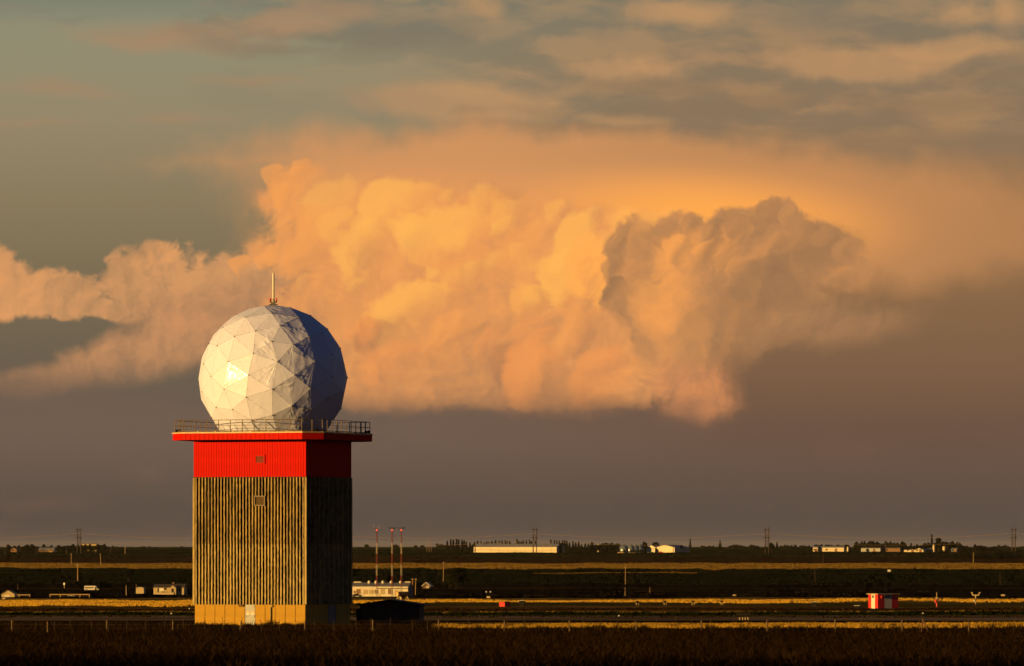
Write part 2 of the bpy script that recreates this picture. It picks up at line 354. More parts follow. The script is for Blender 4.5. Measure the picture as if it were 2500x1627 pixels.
GT = [(0, 6.1), (25, 5.9), (60, 5.45)]      # distance from the camera: ground height
for d_, dy_ in [(150, 290), (250, 255), (350, 225), (450, 203), (520, 192.2), (620, 182), (800, 172), (1000, 163), (1200, 154), (1500, 144), (2000, 134), (2500, 121),
                (2900, 108), (3300, 92), (3800, 66), (4300, 54), (5000, 41), (5600, 29), (6300, 14.5), (8000, 9), (12000, 5), (20000, 3), (40000, 1.6), (90000, 0.9), (160000, 0.6)]:
    GT.append((d_, ZC - dy_ / F * d_))
GD, GZ = np.array([g[0] for g in GT], float), np.array([g[1] for g in GT], float)

def undulate(x, y):
    r = np.hypot(x, y)
    a = np.clip((r - 700) / 800, 0, 1) * 0.16
    return a * (np.sin(x * 0.031 + y * 0.004 + 1.3) + 0.6 * np.sin(x * 0.083 - y * 0.011) + 0.5 * np.sin(x * 0.013 + y * 0.019))
def gz(x, y):
    """height of the ground"""
    return np.interp(np.hypot(x, y), GD, GZ) + undulate(np.asarray(x, float), np.asarray(y, float))
def dist_at(row):
    """distance at which the ground shows at a photograph row"""
    lo, hi = 60.0, 150000.0
    for _ in range(60):
        m = (lo * hi) ** 0.5
        if (ZC - float(np.interp(m, GD, GZ))) / m * F > row - HZ: lo = m
        else: hi = m
    return lo
def ground(px, D):
    x = (px - 1250) / F * D
    return Vector((x, D, float(gz(x, D))))
def ppm(D): return F / D
def zrow(row, D): return ZC - (row - HZ) / F * D

class MB:
    """collects shapes, then becomes one mesh object"""
    def __init__(s): s.v, s.f = [], []
    def add(s, vs, fs):
        o = len(s.v); s.v += [tuple(q) for q in vs]; s.f += [tuple(i + o for i in f) for f in fs]; return s
    def box(s, c, size, rz=0.0, taper=1.0, rx=0.0):
        hx, hy, hz = size[0] / 2, size[1] / 2, size[2] / 2
        m = Matrix.Rotation(rz, 3, 'Z') @ Matrix.Rotation(rx, 3, 'X')
        vs = []
        for z, k in ((-hz, 1), (hz, taper)):
            for x, y in ((-hx, -hy), (hx, -hy), (hx, hy), (-hx, hy)): vs.append(m @ Vector((x * k, y * k, z)) + Vector(c))
        return s.add(vs, [(3, 2, 1, 0), (4, 5, 6, 7), (0, 1, 5, 4), (1, 2, 6, 5), (2, 3, 7, 6), (3, 0, 4, 7)])
    def tube(s, a, b, r, n=6, r2=None, cap=True):
        a, b = Vector(a), Vector(b); d = (b - a).normalized()
        u = d.orthogonal().normalized(); w = d.cross(u); r2 = r if r2 is None else r2
        vs = [a + (u * math.cos(2 * math.pi * i / n) + w * math.sin(2 * math.pi * i / n)) * r for i in range(n)] + \
             [b + (u * math.cos(2 * math.pi * i / n) + w * math.sin(2 * math.pi * i / n)) * r2 for i in range(n)]
        fs = [(i, (i + 1) % n, n + (i + 1) % n, n + i) for i in range(n)]
        if cap: fs += [tuple(range(n - 1, -1, -1)), tuple(range(n, 2 * n))]
        return s.add(vs, fs)
    def lathe(s, c, prof, n=12):
        c = Vector(c); vs = []; fs = []
        for r, z in prof:
            for i in range(n): vs.append(c + Vector((r * math.cos(2 * math.pi * i / n), r * math.sin(2 * math.pi * i / n), z)))
        for k in range(len(prof) - 1):
            for i in range(n): fs.append((k * n + i, k * n + (i + 1) % n, (k + 1) * n + (i + 1) % n, (k + 1) * n + i))
        fs += [tuple(range(n - 1, -1, -1)), tuple(range((len(prof) - 1) * n, len(prof) * n))]
        return s.add(vs, fs)
    def prism(s, poly, y0, y1):
        """poly in x,z pushed along y"""
        n = len(poly)
        vs = [(x, y0, z) for x, z in poly] + [(x, y1, z) for x, z in poly]
        return s.add(vs, [tuple(range(n)), tuple(range(2 * n - 1, n - 1, -1))] + [((i + 1) % n, i, n + i, n + (i + 1) % n) for i in range(n)])
    def slab(s, poly, z0, z1):
        """poly in x,y pushed along z"""
        n = len(poly)
        vs = [(x, y, z0) for x, y in poly] + [(x, y, z1) for x, y in poly]
        return s.add(vs, [tuple(range(n - 1, -1, -1)), tuple(range(n, 2 * n))] + [(i, (i + 1) % n, n + (i + 1) % n, n + i) for i in range(n)])
    def mesh(s, name, mt=None, smooth=False):
        me = bpy.data.meshes.new(name); me.from_pydata(s.v, [], s.f)
        if mt: me.materials.append(mt)
        if smooth: me.polygons.foreach_set('use_smooth', [True] * len(me.polygons))
        me.update(); return me
    def build(s, name, mt, parent=None, smooth=False):
        return place(name, s.mesh(name, mt, smooth), parent)

def place(name, me, parent=None, loc=None, rz=0.0):
    o = bpy.data.objects.new(name, me); COL.objects.link(o)
    if parent is not None: o.parent = parent
    if loc is not None: o.location = loc
    if rz: o.rotation_euler[2] = rz
    return o
def tag(o, label, cat, group=None, kind=None):
    o['label'] = label; o['category'] = cat
    if group: o['group'] = group
    if kind: o['kind'] = kind
    return o
def thing(name, label, cat, loc, rz=0.0, group=None):
    o = bpy.data.objects.new(name, None); COL.objects.link(o)
    o.location = loc; o.rotation_euler[2] = rz; o.empty_display_size = 0.3
    return tag(o, label, cat, group)
def structure(o): o['kind'] = 'structure'; return o
def copy_tree(o, parent=None):
    c = o.copy(); COL.objects.link(c); c.parent = parent
    for ch in o.children: copy_tree(ch, c)
    return c

ALB = 0.455        # scales base colours down to match the raised exposure
MATS = {}
def mat(name, col, rough=0.75, var=0.18, scale=1.2, bump=0.0, metal=0.0, streak=None, stain=None, spec=0.4, bscale=None):
    """plain weathered surface: base colour with patchy variation; streak = vertical run marks (colour, amount)"""
    if name in MATS: return MATS[name]
    col = tuple(v * ALB for v in col)
    m = bpy.data.materials.new(name); m.use_nodes = True; t = m.node_tree
    b = t.nodes['Principled BSDF']
    b.inputs['Roughness'].default_value = rough; b.inputs['Metallic'].default_value = metal
    b.inputs['Specular IOR Level'].default_value = spec
    tc = t.nodes.new('ShaderNodeTexCoord'); P = S(tc.outputs['Object'], t)
    n1, _ = noise(t, P, scale, 5, 0.6, dims='3D')
    c4 = (*col, 1.0)
    c = mixc(t, step(t, n1, 0.3, 0.7), tuple(v * (1 - var) for v in col) + (1,), tuple(min(1, v * (1 + var)) for v in col) + (1,))
    if streak:
        sp = vmath(t, 'MULTIPLY', P, (3.0, 3.0, 0.16))
        n2, _ = noise(t, sp, scale * 2.5, 6, 0.62, dims='3D')
        c = mixc(t, step(t, n2, streak[2] if len(streak) > 2 else 0.52, 0.72) * streak[1], c, (*streak[0], 1))
    if stain:
        n3, _ = noise(t, P, stain[2], 6, 0.65, dims='3D')
        c = mixc(t, step(t, n3, 0.5, 0.66) * stain[1], c, (*stain[0], 1))
    put(t, b.inputs['Base Color'], c)
    if bump:
        n4, _ = noise(t, P, bscale or scale * 9, 4, 0.6, dims='3D')
        bn = t.nodes.new('ShaderNodeBump'); bn.inputs['Strength'].default_value = bump; bn.inputs['Distance'].default_value = 0.02
        put(t, bn.inputs['Height'], n4); t.links.new(bn.outputs[0], b.inputs['Normal'])
    MATS[name] = m
    return m

# ------------------------------------------------------------------ ground
def ground_material():
    m = bpy.data.materials.new('farmland'); m.use_nodes = True; t = m.node_tree
    b = t.nodes['Principled BSDF']; b.inputs['Roughness'].default_value = 1.0; b.inputs['Specular IOR Level'].default_value = 0.0
    ge = t.nodes.new('ShaderNodeNewGeometry'); P = S(ge.outputs['Position'], t)
    x, y, z = sepx(t, P)
    q = comb(t, x * 0.25, y)
    wob, _ = noise(t, q, 0.006, 4, 0.6)
    yy = y * ((wob - 0.5) * 0.035 + 1.0)
    lg = mth(t, 'LOGARITHM', mth(t, 'MAXIMUM', yy, 1.0), 10.0)
    fac = step(t, lg, 2.0, 4.5, kind='LINEAR')
    at = lambda row: min(1.0, max(0.0, (math.log10(dist_at(row)) - 2.0) / 2.5))
    green, deep, olive = (0.013, 0.019, 0.005, 1), (0.004, 0.007, 0.002, 1), (0.032, 0.030, 0.007, 1)
    brown, dark, tan, road = (0.050, 0.023, 0.009, 1), (0.005, 0.0035, 0.002, 1), (0.24, 0.15, 0.035, 1), (0.060, 0.043, 0.030, 1)
    brown2, olive2, road2 = (0.19, 0.105, 0.035, 1), (0.10, 0.082, 0.02, 1), (0.21, 0.15, 0.095, 1)
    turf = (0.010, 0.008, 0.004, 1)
    stops = [(0.0, turf), (at(1534), tan), (at(1521), dark), (at(1516), road2), (at(1504), olive2), (at(1500), dark), (at(1497), olive2), (at(1493), brown2), (at(1482), olive2), (at(1471), tan), (at(1461), dark), (at(1440), brown),
             (at(1436), dark), (at(1427), deep), (at(1401), olive), (at(1399), deep), (at(1393), green), (at(1388.5), tan), (at(1375), brown), (at(1363), olive), (at(1356), green), (at(1350), olive), (at(1346), green)]
    c = ramp(t, fac, [(p, k) for p, k in sorted(stops, key=lambda s: s[0])], 'CONSTANT')
    patch, _ = noise(t, comb(t, x * 0.35, y * 0.12), 0.08, 6, 0.62)
    c = mixc(t, step(t, patch, 0.3, 0.7, 0.0, 0.55), c, (0.010, 0.008, 0.003, 1))
    fine, _ = noise(t, P, 0.9, 5, 0.65, dims='3D')
    c = mixc(t, 1.0, c, mixc(t, fine, (0.6, 0.6, 0.6, 1), (1.4, 1.35, 1.3, 1)), 'MULTIPLY')
    c = mixc(t, 1.0, c, (0.82, 0.82, 0.82, 1), 'MULTIPLY')
    put(t, b.inputs['Base Color'], c)
    return m

def build_ground():
    rs = np.concatenate([np.linspace(1, 60, 8), np.geomspace(62, 700, 150), np.geomspace(705, 9000, 330), np.geomspace(9300, 45000, 24)])
    an = np.unique(np.concatenate([np.radians(np.linspace(-180, 180, 121)), np.radians(np.linspace(-7, 7, 141))]))[:-1]
    rr, aa = np.meshgrid(rs, an, indexing='ij')
    xs, ys = rr * np.sin(aa), rr * np.cos(aa)
    zs = gz(xs, ys)
    V = np.stack([xs, ys, zs], -1).reshape(-1, 3)
    nR, nA = len(rs), len(an)
    i, j = np.meshgrid(np.arange(nR - 1), np.arange(nA), indexing='ij')
    a = i * nA + j; b = i * nA + (j + 1) % nA
    Q = np.stack([a, a + nA, b + nA, b], -1).reshape(-1, 4)
    me = bpy.data.meshes.new('ground')
    me.from_pydata(np.vstack([V, [[0, 0, float(gz(0, 0))]]]).tolist(), [], Q.tolist() + [(nR * nA, (k), (k + 1) % nA) for k in range(nA)])
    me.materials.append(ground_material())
    me.polygons.foreach_set('use_smooth', [True] * len(me.polygons)); me.update()
    return structure(place('ground', me))
build_ground()

# ------------------------------------------------------------------ grass
def blade_mat(name, a, b, trans=0.25):
    m = bpy.data.materials.new(name); m.use_nodes = True; t = m.node_tree
    t.nodes.remove(t.nodes['Principled BSDF'])
    ge = t.nodes.new('ShaderNodeNewGeometry'); P = S(ge.outputs['Position'], t)
    n1, _ = noise(t, vmath(t, 'MULTIPLY', P, (1.0, 0.45, 1.0)), 0.09, 5, 0.65, dims='3D')
    rnd = S(ge.outputs['Random Per Island'], t)
    c = mixc(t, step(t, n1 * 0.75 + rnd * 0.5, 0.30, 0.95), (*(v * ALB for v in a), 1), (*(v * ALB for v in b), 1))
    d = t.nodes.new('ShaderNodeBsdfDiffuse'); put(t, d.inputs[0], c)
    tr = t.nodes.new('ShaderNodeBsdfTranslucent'); put(t, tr.inputs[0], c)
    mx = t.nodes.new('ShaderNodeMixShader'); mx.inputs[0].default_value = trans
    t.links.new(d.outputs[0], mx.inputs[1]); t.links.new(tr.outputs[0], mx.inputs[2])
    t.links.new(mx.outputs[0], t.nodes['Material Output'].inputs[0])
    return m

def tufts(name, label, X, Y, h, w, mt, blades=4, lean=0.35, cat='grass', seed=1, yaw=None):
    """grass as standing blades; X, Y, h, w are arrays over tufts"""
    g = np.random.default_rng(seed); n = len(X)
    X, Y, h, w = (np.repeat(np.broadcast_to(np.asarray(q, float), (n,)), blades) for q in (X, Y, h, w))
    k = n * blades
    bx = X + g.normal(0, 1, k) * w * 0.8; by = Y + g.normal(0, 1, k) * w * 0.8
    bz = gz(bx, by) - 0.03
    hh = h * g.uniform(0.45, 1.15, k)
    ya = g.uniform(-1.2, 1.2, k) if yaw is None else yaw + g.normal(0, 0.45, k)
    dx, dy = np.cos(ya), np.sin(ya)
    lx, ly = g.normal(0, lean, k) * hh, g.normal(0, lean * 0.6, k) * hh
    bw = w * g.uniform(0.25, 0.6, k)
    V = np.empty((k, 5, 3))
    V[:, 0] = np.stack([bx - dx * bw, by - dy * bw, bz], -1); V[:, 1] = np.stack([bx + dx * bw, by + dy * bw, bz], -1)
    V[:, 2] = np.stack([bx + dx * bw * 0.7 + lx * 0.4, by + dy * bw * 0.7 + ly * 0.4, bz + hh * 0.6], -1)
    V[:, 3] = np.stack([bx - dx * bw * 0.7 + lx * 0.4, by - dy * bw * 0.7 + ly * 0.4, bz + hh * 0.6], -1)
    V[:, 4] = np.stack([bx + lx, by + ly, bz + hh], -1)
    me = bpy.data.meshes.new(name)
    nv = k * 5
    me.vertices.add(nv); me.vertices.foreach_set('co', V.reshape(-1))
    base = (np.arange(k) * 5)[:, None]
    quads = base + np.array([[0, 1, 2, 3]]); tris = base + np.array([[3, 2, 4]])
    loops = np.concatenate([quads, tris], 1).reshape(-1)
    me.loops.add(len(loops)); me.loops.foreach_set('vertex_index', loops.astype(np.int32))
    me.polygons.add(2 * k)
    st = (np.arange(k) * 7)[:, None] + np.array([[0, 4]])
    me.polygons.foreach_set('loop_start', st.reshape(-1).astype(np.int32))
    me.update(calc_edges=True); me.validate()
    me.materials.append(mt)
    o = place(name, me); tag(o, label, cat, kind='stuff')
    return o

def band(rows, px0, px1, n, seed, bend=0.0):
    """random tuft places between two photograph rows on the ground, evenly over the rows"""
    g = np.random.default_rng(seed)
    px = g.uniform(px0, px1, n); t_ = g.uniform(0, 1, n)
    r0 = rows[0] + (rows[2] - rows[0]) * (px - px0) / (px1 - px0) if len(rows) > 2 else np.full(n, rows[0])
    r1 = rows[1] + (rows[3] - rows[1]) * (px - px0) / (px1 - px0) if len(rows) > 2 else np.full(n, rows[1])
    kn = np.linspace(px0 - 1, px1 + 1, max(8, int((px1 - px0) / 38)))
    up_, lo_ = np.interp(px, kn, g.normal(0, 1.0, len(kn))), np.interp(px, kn, g.normal(0, 1.0, len(kn)))
    sq = min(1.0, (abs(rows[1] - rows[0]) + 2) / 10)
    row = r0 + up_ * sq + (r1 + lo_ * sq - r0 - up_ * sq) * t_ + np.sin(px * 0.012 + seed) * 0.7
    tab_r = np.linspace(1338, 1640, 500); tab_d = np.array([dist_at(q) for q in tab_r])
    D = np.interp(row, tab_r, tab_d)
    return (px - 1250) / F * D, D

dry = blade_mat('dry_grass_blades', (0.24, 0.135, 0.016), (0.82, 0.50, 0.065))
straw = blade_mat('dull_straw', (0.15, 0.085, 0.012), (0.62, 0.38, 0.05))
pale = blade_mat('pale_stubble', (0.11, 0.066, 0.014), (0.26, 0.165, 0.04))
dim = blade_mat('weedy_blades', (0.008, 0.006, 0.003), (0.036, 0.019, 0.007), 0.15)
greenb = blade_mat('green_crop', (0.004, 0.007, 0.002), (0.014, 0.018, 0.004), 0.2)

X, Y = band((1466.5, 1481, 1465.5, 1480), -40, 520, 5200, 3)
tufts('dry_grass', 'golden strip of dry grass left of the tower', X, Y, 0.55, 0.55, dry, 3, seed=3, yaw=-0.75)
X, Y = band((1468, 1473.5, 1462, 1469.5), 840, 2560, 9000, 4)
keep = np.random.default_rng(9).uniform(0, 1, len(X)) < 0.55 + 0.45 * np.sin(X * 0.045 + np.sin(X * 0.13)) * np.sin(Y * 0.02)
X, Y = X[keep], Y[keep]
tufts('dry_grass', 'long golden strip of dry grass running right behind the dark hut', X, Y, 0.5, 0.55, dry, 3, seed=4, yaw=-0.75)
X, Y = band((1376, 1388, 1376, 1390), -60, 2560, 16000, 5)
tufts('stubble', 'far tan stubble field crossing the whole picture', X, Y, 0.55, 1.2, pale, 2, seed=5, yaw=-0.75)
X, Y = band((1527, 1534, 1522.5, 1533), 1050, 2560, 8000, 6)
keep = np.random.default_rng(8).uniform(0, 1, len(X)) < np.clip((X / Y * F + 1250 - 1050) / 190, 0, 1) ** 0.7
X, Y = X[keep], Y[keep]
tufts('dry_grass', 'near golden strip of dry grass behind the wire fence', X, Y, 0.24, 0.14, straw, 3, seed=6, yaw=-0.75)
for i, (r, n, h, mt_, lab) in enumerate([((1486, 1492), 5000, 0.25, dim, 'brown weeds along the airfield strip'), ((1349, 1362), 7000, 0.7, greenb, 'far green crop below the barns'),
                                         ((1391, 1426), 14000, 0.5, greenb, 'dark green crop across the middle distance'), ((1497, 1503), 4000, 0.3, greenb, 'low olive grass beside the gravel track')]):
    X, Y = band(r, -40, 2540, n, 10 + i)
    tufts('crop_rows' if mt_ is greenb else 'weeds', lab, X, Y, h, 0.45 if i != 1 else 1.4, mt_, 2, seed=20 + i)
# thin broken strips of grass between the fields, ditches and tracks
for i, (r0, r1, a, b, n, mt_, h, lab) in enumerate([
        (1398.6, 1400.2, 1300, 1700, 500, pale, 0.5, 'thin golden field edge left of the tall middle pole'), (1399.5, 1400.5, 150, 900, 260, greenb, 0.6, 'faint green field edge across the left fields'),
        (1406, 1409, 1700, 2540, 260, greenb, 0.5, 'faint green strip in the dark right hand field'), (1427, 1428.5, 1600, 2540, 260, dim, 0.5, 'thin brown weed line in the right hand field'),
        (1444, 1446, 1400, 2300, 300, dim, 0.5, 'brown weed line above the long golden strip'), (1452, 1454, 1000, 2100, 300, dim, 0.5, 'lower brown weed line above the long golden strip'),
        (1471.5, 1473, 100, 300, 160, greenb, 0.6, 'dark green streak within the left golden strip'), (1486, 1488, 1000, 2540, 420, dim, 0.35, 'thin brown verge of the airfield track'),
        (1494, 1496, -20, 2540, 700, pale, 0.22, 'thin pale verge below the olive strip'), (1506, 1508, -20, 2540, 600, dim, 0.25, 'brown verge of the gravel track'),
        (1357, 1358.5, 500, 2540, 500, pale, 0.4, 'thin pale line in the far green crop'), (1366, 1371, -20, 2540, 900, dim, 0.5, 'reddish brown fallow strip below the far crop')]):
    X, Y = band((r0, r1), a, b, n, 200 + i)
    kp = np.random.default_rng(230 + i).uniform(0, 1, len(X)) < 0.35 + 0.65 * np.sin((X / Y * F) * 0.011 + i) ** 2
    tufts('verge_grass', lab, X[kp], Y[kp], h, 0.5 if r0 < 1430 else 0.3, mt_, 3, seed=260 + i, yaw=-0.75)
# rough foreground slope
g_ = np.random.default_rng(31)
n_ = 46000
D_ = 105 + (560 - 105) * g_.uniform(0, 1, n_) ** 1.35
PX = g_.uniform(-80, 2580, n_)
Xf, Yf = (PX - 1250) / F * D_, D_
keep = ~((np.abs(Xf + 21.9) < 9.5) & (np.abs(Yf - 520) < 9.5)) & ~((PX > 1060) & (D_ > 428))
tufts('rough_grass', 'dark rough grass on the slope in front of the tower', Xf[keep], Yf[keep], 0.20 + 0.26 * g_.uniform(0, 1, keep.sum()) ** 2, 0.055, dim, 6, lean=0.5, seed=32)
# taller clumps that break the top edge of the slope
n_ = 420
cpx = g_.uniform(-60, 2560, n_); cD = g_.uniform(380, 500, n_)
cpx = np.repeat(cpx, 9) + g_.normal(0, 7, n_ * 9); cD = np.repeat(cD, 9) + g_.normal(0, 1.5, n_ * 9)
ch = np.repeat(g_.uniform(0.25, 0.85, n_) ** 1.4, 9)
Xc = (cpx - 1250) / F * cD
ok = ~((np.abs(Xc + 21.9) < 8.5) & (np.abs(cD - 520) < 9.5)) & ~((cpx > 1060) & (cD > 440) & (ch > 0.45))
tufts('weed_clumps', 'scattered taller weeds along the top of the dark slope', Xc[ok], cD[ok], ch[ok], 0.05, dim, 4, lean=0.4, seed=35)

# ------------------------------------------------------------------ radar tower
TD = 520.0
TX = (666.6 - 1250) / F * TD
TROT = R(-22.6 + 2.4)
PPM = F / TD
zt = lambda row: (1526.2 - row) / PPM           # photograph row -> height above the tower's base

m_clad = mat('weathered_cladding', (0.47, 0.34, 0.10), 0.7, 0.25, 0.9, bump=0.3, streak=((0.03, 0.02, 0.008), 0.9, 0.46))
m_red = mat('red_painted_metal', (0.70, 0.010, 0.0004), 0.6, 0.16, 0.35, streak=((0.30, 0.004, 0.0006), 0.45), spec=0.03)
m_conc = mat('aged_concrete', (0.54, 0.31, 0.018), 0.9, 0.13, 0.8, bump=0.35, streak=((0.22, 0.13, 0.02), 0.5), stain=((0.20, 0.12, 0.02), 0.35, 2.2))
m_clad2 = mat('older_cladding', (0.42, 0.29, 0.08), 0.75, 0.3, 0.9, bump=0.3, streak=((0.02, 0.013, 0.006), 0.95, 0.42))
m_trough = mat('trough_shade', (0.016, 0.012, 0.007), 0.9, 0.3)
m_core = mat('dark_wall_core', (0.03, 0.025, 0.02), 0.9)
m_cream = mat('cream_flashing', (0.66, 0.50, 0.27), 0.6, 0.12)
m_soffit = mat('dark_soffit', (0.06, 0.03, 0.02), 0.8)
m_deck = mat('weathered_deck', (0.20, 0.16, 0.10), 0.85, 0.25)
m_rail = mat('rusty_rail', (0.14, 0.085, 0.04), 0.7, 0.3, 4.0)
m_door = mat('grey_blue_door', (0.34, 0.36, 0.38), 0.5, 0.06, 1.5, streak=((0.24, 0.25, 0.25), 0.4))
m_bdoor = mat('blue_door', (0.02, 0.045, 0.16), 0.5, 0.1)
m_louv = mat('louvre_metal', (0.15, 0.095, 0.035), 0.6, 0.15)
m_redl = mat('red_louvre', (0.36, 0.06, 0.03), 0.6, 0.15)
m_black = mat('black_metal', (0.02, 0.018, 0.016), 0.9, 0.2, spec=0.03)
m_steel = mat('dull_steel', (0.20, 0.18, 0.16), 0.5, 0.2, 5.0, metal=0.3)
m_white = mat('white_paint', (0.78, 0.74, 0.68), 0.5, 0.06)
m_orange = mat('orange_sign_paint', (0.85, 0.30, 0.03), 0.5, 0.06)

tower = thing('radar_tower', 'tall square radar tower with red top band and tan ribbed cladding', 'tower', (TX, TD, 0.0), TROT)
B = 5.585                       # half width over the ribs
ZB, ZL, ZT, ZF, ZD = zt(1474.3), zt(1327.5), zt(1167.5), zt(1077.3), zt(1061.5)

# concrete plinth, panel by panel
b0 = 5.42
MB().box((0, 0, ZB / 2 - 0.2), (2 * b0 - 0.12, 2 * b0 - 0.12, ZB + 0.36)).build('plinth_core', m_core, tower)
n_p = 11; pw = 2 * b0 / n_p
pm = MB()
pm.box((0, 0.05, 0), (pw - 0.045, 0.10, ZB + 0.38)); pmesh = pm.mesh('concrete_panel', m_conc)
k = 0
for side in range(4):
    for i in range(n_p):
        if side == 0 and i == 5: continue
        a = side * math.pi / 2
        x, y = -b0 + (i + 0.5) * pw, -b0 - rng.uniform(0, 0.018)
        o = place('concrete_panel', pmesh, tower, (x * math.cos(a) - y * math.sin(a), x * math.sin(a) + y * math.cos(a), ZB / 2 - 0.2), a)

# wall core and ribbed cladding in two lifts
MB().box((0, 0, (ZB + ZF) / 2), (2 * B - 0.52, 2 * B - 0.52, ZF - ZB)).build('wall_core', m_core, tower)
def ribbed(w, z0, z1, n, depth, frac, seed, rib_m, rows=26):
    """trapezoid ribs standing out of a sheet on the face y = 0 (outwards -y), edges a little uneven with age"""
    g = random.Random(seed); p = w / n; vs = []; fs = []; cols = []
    for i in range(n):
        c = -w / 2 + (i + 0.5) * p; h = p * frac / 2
        cols += [(c - h - 0.028, 0.0), (c - h, -depth), (c + h, -depth), (c + h + 0.028, 0.0)]
    cols = [(-w / 2, 0.0)] + cols + [(w / 2, 0.0)]
    m = len(cols)
    for r in range(rows + 1):
        z = z0 + (z1 - z0) * r / rows
        for j, (x, y) in enumerate(cols):
            k = g.gauss(0, 0.011) if 0 < j < m - 1 and 0 < r < rows else 0
            vs.append((x + k, y + (g.gauss(0, 0.008) if y else 0), z))
    for r in range(rows):
        for j in range(m - 1): fs.append((r * m + j, r * m + j + 1, (r + 1) * m + j + 1, (r + 1) * m + j))
    me = MB().add(vs, fs).mesh('cladding_sheet', rib_m)
    me.materials.append(m_trough)                       # shade between the ribs put into a dark trough colour
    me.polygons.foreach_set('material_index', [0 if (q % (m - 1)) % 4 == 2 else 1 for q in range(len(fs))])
    return me
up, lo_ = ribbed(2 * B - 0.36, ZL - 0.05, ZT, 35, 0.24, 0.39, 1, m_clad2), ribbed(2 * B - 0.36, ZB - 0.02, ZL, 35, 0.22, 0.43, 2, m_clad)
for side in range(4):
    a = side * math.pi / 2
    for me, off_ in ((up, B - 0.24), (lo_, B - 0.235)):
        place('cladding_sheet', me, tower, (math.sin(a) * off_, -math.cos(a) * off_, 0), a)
for side in range(4):
    a = side * math.pi / 2
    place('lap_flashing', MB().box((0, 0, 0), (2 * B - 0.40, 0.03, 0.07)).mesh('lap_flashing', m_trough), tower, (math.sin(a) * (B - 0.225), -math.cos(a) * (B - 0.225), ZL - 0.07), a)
cor = MB().box((0, 0, (ZB + ZT) / 2), (0.19, 0.19, ZT - ZB - 0.004)).mesh('corner_trim', m_clad)
for sx, sy in ((-1, -1), (1, -1), (1, 1), (-1, 1)): place('corner_trim', cor, tower, (sx * (B - 0.10), sy * (B - 0.10), 0))
MB().box((0, 0, ZT + 0.02), (2 * B + 0.02, 2 * B + 0.02, 0.05)).build('ledge_flashing', m_core, tower)

# red band of narrow standing-seam sheets
br = 5.515; n_s = 44; sw = 2 * (br - 0.004) / n_s
def seam_sheet(w, h):
    return MB().add([(-w / 2 + 0.004, 0, 0), (-w / 2 + 0.018, -0.022, 0), (w / 2 - 0.018, -0.022, 0), (w / 2 - 0.004, 0, 0),
                     (-w / 2 + 0.004, 0, h), (-w / 2 + 0.018, -0.022, h), (w / 2 - 0.018, -0.022, h), (w / 2 - 0.004, 0, h)],
                    [(0, 1, 5, 4), (1, 2, 6, 5), (2, 3, 7, 6)])
band_me = seam_sheet(sw, ZF - ZT - 0.05).mesh('red_sheet', m_red)
MB().box((0, 0, (ZF + ZT) / 2 + 0.02), (2 * br - 0.07, 2 * br - 0.07, ZF - ZT - 0.06)).build('red_band_core', m_red, tower)
for side in range(4):
    a = side * math.pi / 2
    for i in range(n_s):
        x, y = -br + 0.004 + (i + 0.5) * sw, -br + 0.026
        place('red_sheet', band_me, tower, (x * math.cos(a) - y * math.sin(a), x * math.sin(a) + y * math.cos(a), ZT + 0.045), a)

# louvred vents on the front
def louvre(name, x0, x1, z0, z1, y, fm, sm, proud, n, label):
    w, h = x1 - x0, z1 - z0; xc, zc = (x0 + x1) / 2, (z0 + z1) / 2
    f = MB()
    for cx, cz, sx, sz in ((xc, z1 - 0.05, w, 0.10), (xc, z0 + 0.05, w, 0.10), (x0 + 0.05, zc, 0.10, h - 0.2), (x1 - 0.05, zc, 0.10, h - 0.2)):
        f.box((cx, y - proud / 2, cz), (sx, proud, sz))
    fr = f.build(name, fm, tower); fr['label'] = label
    MB().box((xc, y - 0.012, zc), (w - 0.2, 0.02, h - 0.2)).build('vent_back', m_core, fr)
    sl_ = MB().box((0, 0, 0), (w - 0.205, 0.012, (h - 0.2) / n * 0.95), 0, 1.0, R(-38)).mesh('slat', sm)
    for i in range(n): place('slat', sl_, fr, (xc, y - proud * 0.55, z0 + 0.1 + (i + 0.5) * (h - 0.2) / n))
louvre('louvre_vent', -B + 6.13, -B + 7.10, zt(1135), zt(1113), -br + 0.002, m_red, m_redl, 0.09, 8, 'red framed louvre vent set in the red band')
louvre('louvre_vent', -B + 6.10, -B + 7.18, zt(1236.5), zt(1212), -B + 0.06, m_louv, m_louv, 0.22, 8, 'tan louvre box standing out of the ribbed cladding')

